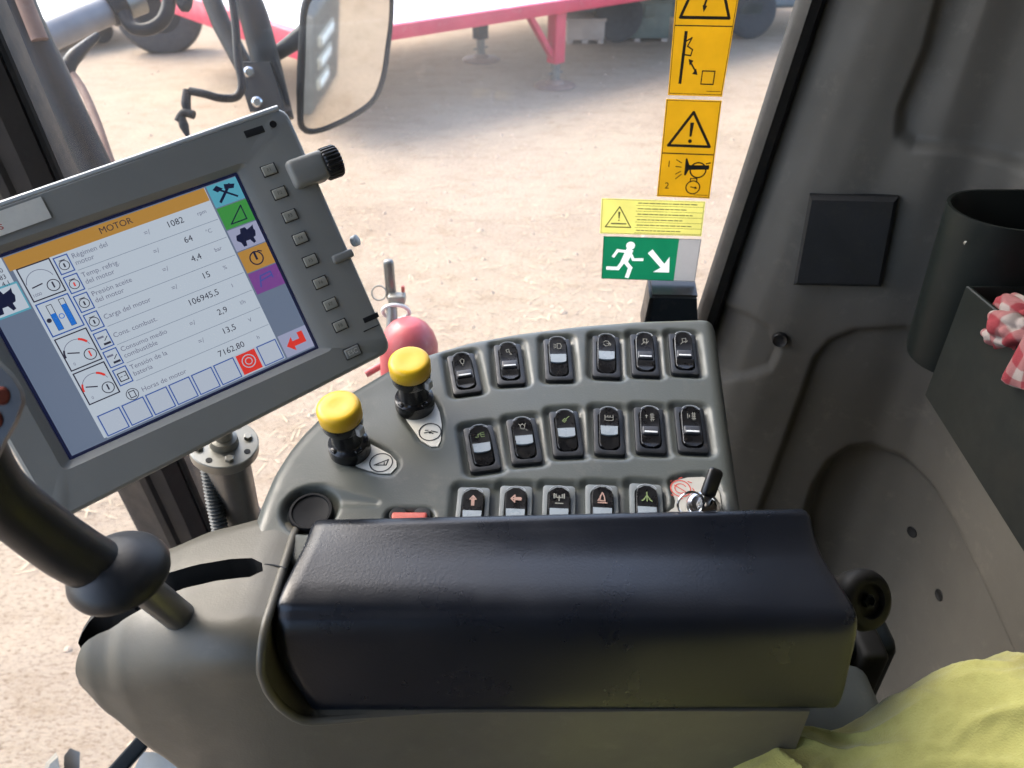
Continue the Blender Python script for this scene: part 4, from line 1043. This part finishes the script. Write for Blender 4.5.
# tray: slanted bottom, open top
T = [(.402, .610), (.402, .22), (.56, .22), (.56, .610)]
def tray(g, dz, zt_): return [Vector((x_+(g if x_ < .5 else 0), y_+(-g if y_ > .5 else g), zt_+(.06*(.61-y_) if True else 0)+dz)) for x_, y_ in T]
def traylow(g, z): return [Vector((x_+(g if x_ < .5 else 0), y_+(-g if y_ > .5 else g), z-.085*(.61-y_))) for x_, y_ in T]
zt_ = EYE-.322; zl = EYE-.440
mb = MB(); mb.loft([traylow(.004, zl-.004), traylow(0, zl), [p for p in tray(0, 0, zt_)], tray(.0008, .0012, zt_), tray(.003, .0012, zt_), tray(.004, -.001, zt_), traylow(.005, zl+.03)])
mb.build('tray', M['bin'], binr, angle=30)
# checked rag
rag = None
from mathutils import noise as mnoise
rc = Vector((.430, .540, EYE-.330))
me = bpy.data.meshes.new('checked_rag'); NU, NV = 150, 70; vs_ = []; fs_ = []; uvs = []
for a in range(NV+1):
    t = a/NV; th = t*2.2
    for b in range(NU):
        ph = 2*PI*b/NU; dv = Vector((math.sin(th)*math.cos(ph), math.sin(th)*math.sin(ph), math.cos(th)))
        w_ = mnoise.noise(dv*1.6+Vector((4, 1, 2)))
        pl_ = abs(math.sin(3.0*ph+2.2*w_+1.3*th))**.7; pl2 = abs(math.sin(7.0*ph-3*w_+2.2*th))
        f_ = .86+.34*w_+(.26*pl_+.10*pl2)*min(1, t*2.5)+.05*mnoise.noise(dv*6)
        vs_.append(rc+Vector((dv.x*.031*f_, dv.y*.040*f_, dv.z*.028*f_*(1 if dv.z > 0 else .8)))); uvs.append((th*.031*math.cos(ph), th*.031*math.sin(ph)))
for a in range(NV):
    for b in range(NU): fs_.append((a*NU+b, (a+1)*NU+b, (a+1)*NU+(b+1) % NU, a*NU+(b+1) % NU))
me.from_pydata([tuple(v) for v in vs_], [], fs_); ul = me.uv_layers.new(name='weave')
for lp_ in me.loops: ul.data[lp_.index].uv = uvs[lp_.vertex_index]
me.materials.append(M['check']); me.polygons.foreach_set('use_smooth', [True]*len(me.polygons))
rag = bpy.data.objects.new('checked_rag', me); C.objects.link(rag); tag(rag, 'crumpled red and white checked rag stuffed in the storage bin', 'rag')
tl = []
for i in range(22):
    s_ = i/21; tl.append([])
    for j in range(14):
        t = j/13; yy = .515-.06*t; w_ = .006*math.sin(t*9+s_*4)+.004*math.sin(t*17-s_*3)
        tl[-1].append(Vector((.418-.021*min(1, s_*3)+w_*.5-.002*s_, yy+.008*s_*(t-.5), EYE-.312-.004*math.sin(t*8)-.030*max(0, s_-.1)+.010*math.sin(s_*5))))
mb = MB(); mb.grid(tl); rt = mb.build('rag_corner', M['check'], rag, angle=80); ul = rt.data.uv_layers.new(name='weave')
for lp_ in rt.data.loops: ul.data[lp_.index].uv = ((lp_.vertex_index//14)*.0042, (lp_.vertex_index % 14)*.005)
md = rt.modifiers.new('thick', 'SOLIDIFY'); md.thickness = .0016

# yellow shirt
def crest(x):
    tab = [(.02, -.68), (.10, -.62), (.135, -.565), (.160, -.522), (.178, -.507), (.20, -.505), (.228, -.503), (.243, -.496), (.254, -.482), (.268, -.461), (.30, -.436), (.33, -.419), (.40, -.385), (.56, -.34)]
    for p, q in zip(tab[:-1], tab[1:]):
        if x <= q[0]: t = (x-p[0])/(q[0]-p[0]); return p[1]+(q[1]-p[1])*t
    return tab[-1][1]
prof = [(.345, -.20), (.338, -.10), (.326, -.035), (.312, -.009), (.295, -.001), (.275, .001), (.24, -.002), (.20, -.008), (.14, -.018), (.06, -.03), (-.06, -.07), (-.12, -.2)]
prof = smoothpts(prof, 15); rows = []
xs_ = [.03+.0026*i for i in range(204)]
cr = [crest(x) for x in xs_]
for _ in range(8): cr = [cr[0]]+[(cr[i-1]+2*cr[i]+cr[i+1])/4 for i in range(1, len(cr)-1)]+[cr[-1]]
for q in prof:
    r_ = []
    for x, c in zip(xs_, cr):
        v_ = Vector((x*6, q.x*5, 0)); s1 = mnoise.noise(Vector((x*9+q.x*6, q.x*7-x*3, 1))); s2 = mnoise.noise(Vector((x*22-q.x*14, q.x*13+x*6, 4)))
        fold = (1-abs(mnoise.noise(Vector((x*10-q.x*9, q.x*6+x*5, 8)))*2.2))
        f2_ = 1-abs(mnoise.noise(Vector((x*17+q.x*24, q.x*9-x*14, 2)))*2.6); f3_ = 1-abs(mnoise.noise(Vector((x*38-q.x*30, q.x*42+x*18, 7)))*2.4)
        a = .008*s1+.004*s2+.009*max(0, fold)**2+.0045*max(0, f2_)**3+.0016*max(0, f3_)**2
        r_.append(Vector((x+.004*s2, q.x+.006*s1, EYE+c+q.y*(1+.2*s1)+a*1.25-.016)))
    rows.append(r_)
mb = MB(); mb.grid(rows); sh = mb.build('yellow_shirt', M['cloth'], angle=80); tag(sh, 'rumpled yellow cotton shirt lying across the seat edge', 'shirt')
nr_ = len(rows); mb = MB()
for c_ in (128, 131):
    mb.tube([rows[i_][c_+int(3*math.sin(i_*.07))]+Z*.0006 for i_ in range(30, nr_-20, 2)], .0007, 6)
mb.build('stitched_seam', M['cloth'], sh)
md = sh.modifiers.new('thick', 'SOLIDIFY'); md.thickness = .0015; md.offset = -1

# seat side: adjusting knob, box and frame beside the armrest end
kn = thing('adjusting_knob', at(845, 604, .60), 'round black adjusting knob with hollow centre beside the armrest end', 'knob')
ko = at(865, 600, .55); ka_ = (Vector((.35, -.72, .60))).normalized()
mb = MB(); mb.lathe([(.010, -.045), (.0125, -.040), (.0135, -.020), (.0185, -.014), (.0215, -.006), (.0220, .000), (.0205, .004), (.017, .0062), (.0125, .0058), (.0118, .0015), (.0005, .0010)], ko, ka_, 40); mb.build('knob_body', M['rubber'], kn, angle=50)
mb = MB(); mb.lathe([(.0050, .001), (.0050, .005), (.0035, .0056), (.0028, .003), (.0005, .003)], ko, ka_, 6); mb.build('nut', M['dark_metal'], kn, angle=20)
mb = MB(); mb.tube([ko-ka_*.03, at(846, 597, .60), at(800, 590, .66)], .012, 16); mb.build('stem', M['rubber'], kn)
sb = thing('seat_side_box', (.2, .42, EYE-1.1), 'grey boxy seat side cover low behind the armrest end', 'seat cover')
mb = MB(); mb.box((.175, .395, EYE-.815), X, Y, Z, .152, .045, .195, .012); mb.build('cover', mat('seat_cover_grey', (.075, .085, .083), .5, dust=.12), sb)
mb = MB(); mb.box((.20, .478, EYE-.85), X, Y, Z, .165, .03, .235, .012); mb.build('frame', M['dark_metal'], sb)
mb = MB(); mb.box((.335, .455, EYE-.66), X, Y, Z, .012, .02, .05, .005); mb.build('hinge', M['rubber'], sb)
# small black holder on the window ledge
hb = thing('bracket_box', onwin(672, 315, .03), 'small black open bracket box at the window foot under the exit sticker', 'bracket')
bo = [onwin(*p, off=.028) for p in ((652, 298), (697, 299), (698, 335), (644, 335))]; bk = [p+WN*.045+Z*.004 for p in bo]
mb = MB(); mb.loft([bo, [p+WN*.006 for p in bo]]); mb.build('front_plate', M['dark_metal'], hb, smooth=False)
mb = MB(); mb.loft([[bo[0]-WU*.003, bo[3]-WU*.003, bk[3]-WU*.003, bk[0]-WU*.003], [bo[0]+WU*.003, bo[3]+WU*.003, bk[3]+WU*.003, bk[0]+WU*.003]]); mb.build('side_plate', M['black'], hb, smooth=False)
mb = MB(); mb.loft([[bo[0]+Z*.0025, bo[1]+Z*.0025, bk[1]+Z*.0025, bk[0]+Z*.0025], [bo[0]+Z*.005, bo[1]+Z*.005, bk[1]+Z*.005, bk[0]+Z*.005]]); mb.build('top_plate', M['black'], hb, smooth=False)

# ================================================================== OUTSIDE, CLOSE TO THE CAB
# mirror
mt = 1.75
mir_px = [(303, 12), (308, -6), (330, -16), (392, -22), (391, 20), (384, 75), (376, 98), (364, 109), (345, 120), (322, 130), (305, 133), (300, 128), (300, 90)]
mnorm = Vector((1.084, -1.203, -.242)).normalized()
mp0 = at(345, 60, mt)
mpt = [onplane(*p, mp0, mnorm) for p in mir_px]
mctr = sum(mpt, Vector())/len(mpt)
mir = thing('rear_view_mirror', mctr, 'large black framed outside mirror reflecting the dirt yard', 'mirror')
def mres(P, step):
    out = []
    for i in range(len(P)):
        a, b = P[i], P[(i+1) % len(P)]; k = max(1, int((b-a).length/step)); out += [a.lerp(b, j/k) for j in range(k)]
    for _ in range(2): out = [(out[i-1]+out[i]*2+out[(i+1) % len(out)])/4 for i in range(len(out))]
    return out
mo = mres(mpt, .012)
def msh(k, d): return [p+(mctr-p).normalized()*k-mnorm*(-d) for p in mo]
mb = MB(); mb.loft([msh(.004, -.014), msh(-.006, -.006), msh(-.006, .004), msh(-.002, .008), msh(.006, .008), msh(.009, .002)], cap1=False); mb.build('frame', M['dark_metal'], mir, angle=50)
mb = MB(); mb.loft([msh(.006, -.002), msh(.006, .003)]); mb.build('mirror_glass', M['mirror'], mir, smooth=False)
br = thing('mirror_bracket', at(262, 90, 1.72), 'dark steel mirror arm with a bolted clamp plate outside the window', 'bracket')
mb = MB(); mb.tube([at(236, -30, 1.70), at(255, 20, 1.72), at(268, 70, 1.74), at(280, 120, 1.76)], .032, 20, smooth=False); mb.build('arm_tube', M['dark_metal'], br)
mb = MB(); mb.tube([at(200, -30, 1.78), at(222, 25, 1.77), at(246, 70, 1.76)], .022, 16, smooth=False); mb.build('arm_tube', M['dark_metal'], br)
mb = MB(); pp = [at(x_, y_, 1.69) for x_, y_ in ((234, 62), (270, 62), (285, 112), (250, 112))]
mb.loft([pp, [p+Vector((0, .05, -.01)) for p in pp]]); cl = mb.build('clamp_plate', M['dark_metal'], br, smooth=False)
for (bx, by) in ((249, 72), (257, 102)):
    mb = MB(); mb.lathe([(.0115, -.002), (.0115, .004), (.008, .007), (.0005, .007)], at(bx, by, 1.688), (CAM-at(bx, by, 1.69)), 14); mb.build('bolt', M['chrome'], cl)
mb = MB(); mb.tube([at(270, 58, 1.76), at(288, 46, 1.78), at(310, 30, 1.80)], [.014, .018, .024], 14); mb.build('stay', M['dark_metal'], br)
mb = MB(); mb.tube([at(273, 60, 1.70), at(280, 80, 1.71), at(287, 106, 1.72)], .008, 10); mb.build('stay', M['dark_metal'], br)
hk = thing('cable_hook', at(186, 128, 1.6), 'thin bent black rod with a hook end hanging by the mirror arm', 'rod')
mb = MB(); mb.tube([at(228, -25, 1.62), at(235, 20, 1.62), at(238, 60, 1.62), at(242, 85, 1.62), at(236, 97, 1.62), at(220, 98, 1.61), at(205, 94, 1.6), at(190, 91, 1.6)], .0085, 12); mb.build('rod', M['tube'], hk)
mb = MB(); mb.tube([at(187, 90, 1.6), at(186, 104, 1.6), at(188, 112, 1.6)], [.008, .010, .007], 10); mb.tube([at(178, 122, 1.6), at(184, 113, 1.6), at(194, 115, 1.6)], .009, 10); mb.tube([at(181, 116, 1.6), at(184, 126, 1.6), at(188, 136, 1.6)], [.008, .010, .004], 10); mb.build('hook', M['dark_metal'], hk)
hr = thing('grab_rail', at(60, 110, 1.25), 'thick dark enamel grab rail outside the windscreen corner', 'rail')
mb = MB(); mb.tube([at(-8, -60, 1.22), at(24, 20, 1.25), at(60, 95, 1.28), at(100, 180, 1.31), at(200, 400, 1.4)], .0285, 26, smooth=False); mb.build('rail_tube', M['tube'], hr)
mb = MB(); mb.tube([at(20, -10, 1.215), at(40, 40, 1.235)], .013, 12, smooth=False); mb.build('rust_patch', M['rust'], hr)
rd = thing('control_rod', at(100, 150, 1.4), 'thin rusty rod with a dark bent lever top beside the grab rail', 'rod')
mb = MB(); mb.tube([at(72, 74, 1.45), at(84, 92, 1.44), at(98, 125, 1.42), at(112, 165, 1.4), at(150, 260, 1.38)], .0075, 12); mb.build('rod', M['rust'], rd)
mb = MB(); mb.tube([at(70, 76, 1.45), at(69, 66, 1.45), at(76, 55, 1.46), at(98, 35, 1.5)], [.009, .013, .013, .006], 12); mb.build('lever', M['tube'], rd)
cy = thing('hydraulic_cylinder', at(80, 22, 2.0), 'grey hydraulic cylinder with looped dark hoses at the machine front', 'cylinder')
mb = MB(); mb.tube([at(42, 38, 1.9), at(112, 8, 2.0)], .036, 24, smooth=False); mb.build('barrel', mat('cylinder_grey', (.20, .20, .21), .4, dust=.15), cy)
mb = MB(); mb.tube([at(108, 10, 1.99), at(124, 3, 2.01)], .042, 24, smooth=False); mb.build('gland', M['dark_metal'], cy)
mb = MB(); mb.tube([at(124, 4, 2.0), at(140, -2, 2.02)], .038, 20, smooth=False); mb.build('fitting', M['zinc'], cy)
mb = MB(); mb.tube([at(124, 14, 1.98), at(132, 27, 1.98), at(148, 29, 1.98), at(163, 20, 1.98), at(169, 2, 1.98), at(166, -25, 1.98)], .017, 14); mb.build('hose', M['tube'], cy)
mb = MB(); mb.tube([at(178, -20, 1.98), at(181, 0, 1.98), at(186, 6, 1.98), at(190, -20, 1.98)], .014, 12); mb.build('hose', M['tube'], cy)
# fire extinguisher on the platform rail
fe = thing('fire_extinguisher', at(412, 420, 1.25), 'red fire extinguisher with grey valve lever standing outside the window', 'extinguisher')
fb = at(409, 346, 1.16); fz = Vector((.06, 0, 1)).normalized()
mb = MB(); R = .044
mb.lathe([(R*.9, -.34), (R, -.33), (R, -.012), (R*.98, .004), (R*.86, .020), (R*.66, .033), (R*.42, .041), (R*.30, .043)], fb, fz, 36); mb.build('cylinder', M['extinguisher'], fe, angle=60)
ft = fb+fz*.042
mb = MB(); mb.tube([at(390, 345, 1.17), at(392, 318, 1.17), at(391, 304, 1.17)], .0085, 14); mb.build('hose', M['metal'], fe)
mb = MB(); mb.box(at(390, 280, 1.165), X, Y, (fz+Vector((-.05, 0, 0))).normalized(), .0078, .006, .034, .005); mb.build('lever', M['metal'], fe)
mb = MB(); mb.box(at(397, 298, 1.17), X, Y, Z, .013, .009, .007, .003); mb.build('valve', M['zinc'], fe)
mb = MB(); rc_ = at(379, 293, 1.17); mb.tube([rc_+(X*math.cos(a)+up*math.sin(a))*.011 for a in [2*PI*k/20 for k in range(21)]], .0012, 6, smooth=False); mb.build('pin_ring', M['zinc'], fe)
mb = MB(); rc_ = at(396, 312, 1.175); mb.tube([rc_+X*.020*math.cos(a)+(up*.6-fw*.8)*.016*math.sin(a) for a in [2*PI*k/24 for k in range(25)]], .0030, 8, smooth=False); mb.build('collar', M['white'], fe)
mb = MB(); mb.box(at(403, 289, 1.165), X, Y, Z, .0025, .003, .005, .001); mb.build('pin', M['red'], fe)
mb = MB(); mb.tube([at(366, 374, 1.2), at(380, 366, 1.2), at(404, 352, 1.21)], .006, 10, smooth=False); mb.build('strap', M['extinguisher'], fe)
# steps and frame bar below
st_ = thing('step_bracket', at(60, 760, 1.35), 'grey folded step bracket low outside the windscreen', 'bracket')
mb = MB(); mb.loft([[at(x_, y_, 1.33) for x_, y_ in ((36, 800), (50, 764), (58, 757), (64, 800))], [at(x_, y_, 1.45) for x_, y_ in ((36, 800), (46, 762), (56, 752), (66, 800))]]); mb.build('side_plate', M['zinc'], st_, smooth=False)
mb = MB(); mb.loft([[at(x_, y_, 1.36) for x_, y_ in ((63, 800), (64, 756), (70, 748), (80, 752), (79, 800))], [at(x_, y_, 1.46) for x_, y_ in ((63, 800), (64, 756), (70, 748), (80, 752), (79, 800))]]); mb.build('tread_plate', M['metal'], st_, smooth=False)
fbr = thing('frame_bar', at(128, 762, 1.02), 'dark metal frame bar below the armrest nose', 'bar')
mb = MB(); e0, e1_ = at(100, 790, 1.02), at(160, 722, 1.06); dd_ = (e1_-e0).normalized(); sd_ = dd_.cross(fw).normalized(); mb.box((e0+e1_)/2, dd_, sd_, dd_.cross(sd_), (e1_-e0).length/2, .010, .02, .003); mb.build('bar', M['dark_metal'], fbr)
mb = MB(); pl_ = [at(x_, y_, 1.08) for x_, y_ in ((120, 800), (142, 752), (230, 752), (260, 800))]; mb.loft([pl_, [p-Z*.01 for p in pl_]]); mb.build('plate', mat('pale_blue_grey_plate', (.38, .42, .45), .4), fbr, smooth=False)

# ================================================================== THE YARD
hb_ = EYE-1.77     # underside of the trailer rail
near = onplane(553, 14, Vector((0, 0, hb_)), Z); 
c0 = onplane(313, 52, Vector((0, 0, hb_)), Z)
ld = (near-c0); ld.z = 0; ld.normalize(); td = Vector((-ld.y, ld.x, 0))
trl = thing('farm_trailer', Vector((near.x, near.y, 0)), 'long red flatbed trailer with a pale deck standing on round foot plates', 'trailer')
def tb(a, b, z0, z1, w, m, name, par=trl):
    d = (b-a); d.z = 0; L = d.length; d.normalize(); s_ = Vector((-d.y, d.x, 0)); c = (a+b)/2; c.z = (z0+z1)/2
    mb = MB(); mb.box(c, d, s_, Z, L/2, w/2, (z1-z0)/2, .008); return mb.build(name, m, par)
c0g = Vector((c0.x, c0.y, 0)); far = c0g+ld*11
WDT = 4.3
tb(c0g, far, hb_, hb_+.15, .10, M['pinkred'], 'side_rail')
tb(c0g+td*WDT, far+td*WDT, hb_, hb_+.15, .10, M['pinkred'], 'side_rail')
tb(c0g-td*.0+ld*.03, c0g+td*WDT+ld*.03, hb_-.13, hb_+.149, .12, M['pinkred'], 'front_beam')
mb = MB(); dk = [c0g+ld*.10+td*.06, far+td*.06, far+td*(WDT-.06), c0g+ld*.10+td*(WDT-.06)]
mb.loft([[p+Z*(hb_+.10) for p in dk], [p+Z*(hb_+.143) for p in dk]]); deck = mb.build('deck', M['deck'], trl, smooth=False)
for k in range(1, 14):
    a = c0g+ld*(.1+k*.42)+td*.08; b = a+td*(WDT-.16); tb(a, b, hb_+.141, hb_+.150, .012, M['buff'], 'plank_joint', deck)
def leg(px_top, px_foot, m, brace, drop):
    ft_ = onground(*px_foot); g = Vector((ft_.x, ft_.y, 0))
    mb = MB(); mb.box(g+Z*(hb_+.30)/2+Z*.03, ld, td, Z, .088, .088, (hb_-.30)/2+.03, .014); l = mb.build('leg', m, trl)
    mb = MB(); mb.tube([g+Z*.03, g+Z*.36], .062, 18, smooth=False); mb.tube([g+Z*.17-ld*.13, g+Z*.17+ld*.13], .012, 8, smooth=False); mb.build('screw_jack', M['jack'], l)
    mb = MB(); mb.lathe([(.28, 0), (.29, .010), (.27, .028), (.13, .04), (.10, .075), (.075, .09)], g, Z, 36); mb.build('foot_plate', mat('rusty_plate', (.20, .13, .10), .7, dust=.4), l)
    if brace:
        mb = MB(); a = g+Z*.36; b = g+Z*hb_-ld*.42+td*.02; d = (b-a); L = d.length; d.normalize(); s_ = td
        mb.box((a+b)/2-ld*.05, d, s_, d.cross(s_), L/2, .045, .035, .006); mb.build('brace', m, l)
leg((553, 14), (555, 86), M['pinkred'], True, .1)
leg((480, 30), (481, 60), M['dark_metal'], False, .1)
# tyre lying by the trailer front
tg = onground(168, 51); tyr = thing('tractor_tyre', tg, 'dark tyre standing on the dirt behind the red trailer front', 'tyre')
mb = MB(); axd = Vector((.35, -1, .1)).normalized(); mb.lathe([(.34, -.16), (.50, -.17), (.60, -.14), (.64, -.07), (.645, .07), (.60, .14), (.50, .17), (.34, .16), (.32, 0)], tg+Z*.60, axd, 40); mb.build('tread', M['tyre'], tyr)
mb = MB(); mb.lathe([(.345, -.10), (.345, .10), (.30, .11), (.12, .05), (.0005, .05)], tg+Z*.60, axd, 32); mb.build('rim', M['dark_metal'], tyr)
# pale flat wagon far left
wg = onground(95, 58); wag = thing('flat_wagon', wg, 'pale flat wagon deck far left behind the hydraulic cylinder', 'wagon')
a = onground(40, 62); b = onground(130, 46)
mb = MB(); d = (b-a); d.z = 0; L = d.length; d.normalize(); s_ = Vector((-d.y, d.x, 0)); ctr = (a+b)/2+s_*1.6
mb.box(ctr+Z*.42, d, s_, Z, L/2+.6, 1.5, .06, .01); mb.build('deck', M['deck'], wag)
mb = MB(); mb.box(ctr+Z*.33-s_*1.42, d, s_, Z, L/2+.55, .05, .035, .01); mb.build('side_rail', M['buff'], wag)
for k in (-1, 1):
    mb = MB(); mb.lathe([(.12, -.09), (.18, -.10), (.20, -.06), (.20, .06), (.18, .10), (.12, .09)], ctr+d*k*.8*L/2+Z*.2-s_*1.0, s_, 24); mb.build('wheel', M['tyre'], wag)
# parked vehicle behind the trailer, seen below its sill
vg = onground(735, 40); veh = thing('parked_truck', vg, 'blue grey truck parked behind the trailer near the window edge', 'truck')
vx = Vector((1, .12, 0)).normalized(); vy = Vector((-.12, 1, 0)).normalized()
vc = vg+vy*.9
mb = MB(); mb.box(vc+Z*.95-vx*.6, vx, vy, Z, 2.3, .85, .50, .09); mb.build('body', M['vehicle'], veh)
mb = MB(); mb.box(vc+Z*1.75-vx*1.0, vx, vy, Z, 1.2, .8, .40, .12); mb.build('cabin', M['vehicle'], veh)
mb = MB(); mb.box(vc+Z*1.78-vx*1.0-vy*.80, vx, vy, Z, .9, .012, .25, .01); mb.build('window', M['gloss_black'], veh)
mb = MB(); mb.box(vc+Z*.47-vx*.6-vy*.86, vx, vy, Z, 1.0, .03, .10, .02); mb.build('sill', M['greenish'], veh)
for k in (.25, -2.0):
    o = vc+vx*k-vy*.78+Z*.40
    mb = MB(); mb.lathe([(.22, -.11), (.34, -.12), (.395, -.09), (.40, 0), (.395, .09), (.34, .12), (.22, .11)], o, -vy, 36); w_ = mb.build('wheel', M['tyre'], veh)
    mb = MB(); mb.lathe([(.225, -.09), (.225, .09), (.19, .10), (.14, .04), (.06, .05), (.0005, .06)], o, -vy, 28); mb.build('rim', M['metal'], w_)
mb = MB(); mb.box(vc+vx*1.74+Z*.60-vy*.3, vx, vy, Z, .06, .62, .10, .03); mb.build('bumper', M['chrome'], veh)
# crates on the ground by the trailer
def block(px0, px1, yb, h, m, name, label, cat):
    a = onground(px0, yb); b = onground(px1, yb); d = b-a; L = d.length; d.normalize(); s_ = Vector((-d.y, d.x, 0))
    r_ = thing(name, (a+b)/2, label, cat); c = (a+b)/2+s_*.4
    mb = MB(); mb.box(c+Z*(h/2+.05), d, s_, Z, L/2, .4, h/2, .02); mb.build('box', m, r_)
    mb = MB()
    for k in (-1, 0, 1): mb.box(c+d*k*(L/2-.06)+Z*.025, d, s_, Z, .05, .38, .025, .004)
    mb.build('pallet', M['buff'], r_)
    mb = MB(); mb.box(c+Z*(h+.06), d, s_, Z, L/2+.02, .42, .02, .008); mb.build('lid', m, r_)
block(566, 604, 44, .30, M['buff'], 'crate', 'low buff crate under the trailer right of the near leg', 'crate')
block(606, 668, 42, .55, M['greenish'], 'toolbox', 'dull green box on the ground between trailer leg and warning stickers', 'box')

# side of the machine behind the cab (seen in the mirror)
ms = thing('lamp_panel', Vector((3.2, .75, 0)), 'dark lamp panel with three pale lenses reflected at the left edge of the mirror', 'lamp panel')
mb = MB(); mb.box((3.22, .72, .50), X, Y, Z, .34, .08, .36, .03); mb.build('panel', mat('machine_panel', (.06, .07, .08), .5), ms)
for k in range(3):
    mb = MB(); mb.box((3.18-.03*k, .80, .63-.15*k), X, Y, Z, .17-.02*k, .02, .045, .018); lm = mb.build('lamp', M['bezel_grey'], ms)
    mb = MB(); mb.box((3.18-.03*k, .815, .63-.15*k), X, Y, Z, .13-.02*k, .012, .030, .010); mb.build('lens', mat('lamp_glass', (.34, .42, .50), .3), lm)
# ================================================================== LIGHT, CAMERA
w = bpy.data.worlds.new('World'); bpy.context.scene.world = w; w.use_nodes = True
nt = w.node_tree; bg = nt.nodes['Background']; sky = nt.nodes.new('ShaderNodeTexSky'); sky.sky_type = 'NISHITA'; sky.sun_disc = False
SE, SR = math.radians(47), math.radians(-58)
sky.sun_elevation = SE; sky.sun_rotation = SR; sky.dust_density = 3.0; sky.air_density = .8; sky.ozone_density = .6
nt.links.new(sky.outputs[0], bg.inputs[0]); bg.inputs[1].default_value = .15
sd = bpy.data.lights.new('sun', 'SUN'); sd.energy = .6; sd.angle = math.radians(50); sd.color = (1, .94, .86)
so = bpy.data.objects.new('sun', sd); C.objects.link(so); so.location = (0, 0, 8)
dirv = Vector((math.sin(SR)*math.cos(SE), math.cos(SR)*math.cos(SE), math.sin(SE)))
so.rotation_euler = dirv.to_track_quat('Z', 'Y').to_euler()
cd = bpy.data.cameras.new('camera'); co = bpy.data.objects.new('camera', cd); C.objects.link(co)
co.location = CAM; co.rotation_euler = (math.radians(90)-PITCH, 0, 0)
cd.sensor_width = 36; cd.lens = 36*F/1024; cd.clip_start = .02; cd.clip_end = 2000
cd.dof.use_dof = True; cd.dof.focus_distance = .62; cd.dof.aperture_fstop = 11
sc_ = bpy.context.scene; sc_.camera = co
sc_.render.resolution_x, sc_.render.resolution_y = 1024, 768
vs = sc_.view_settings; vs.view_transform = 'Standard'; vs.look = 'None'; vs.exposure = EXPO; vs.gamma = 1
sc_.cycles.max_bounces = 12; sc_.cycles.diffuse_bounces = 6; sc_.cycles.glossy_bounces = 5; sc_.cycles.transparent_max_bounces = 16; sc_.cycles.caustics_reflective = False
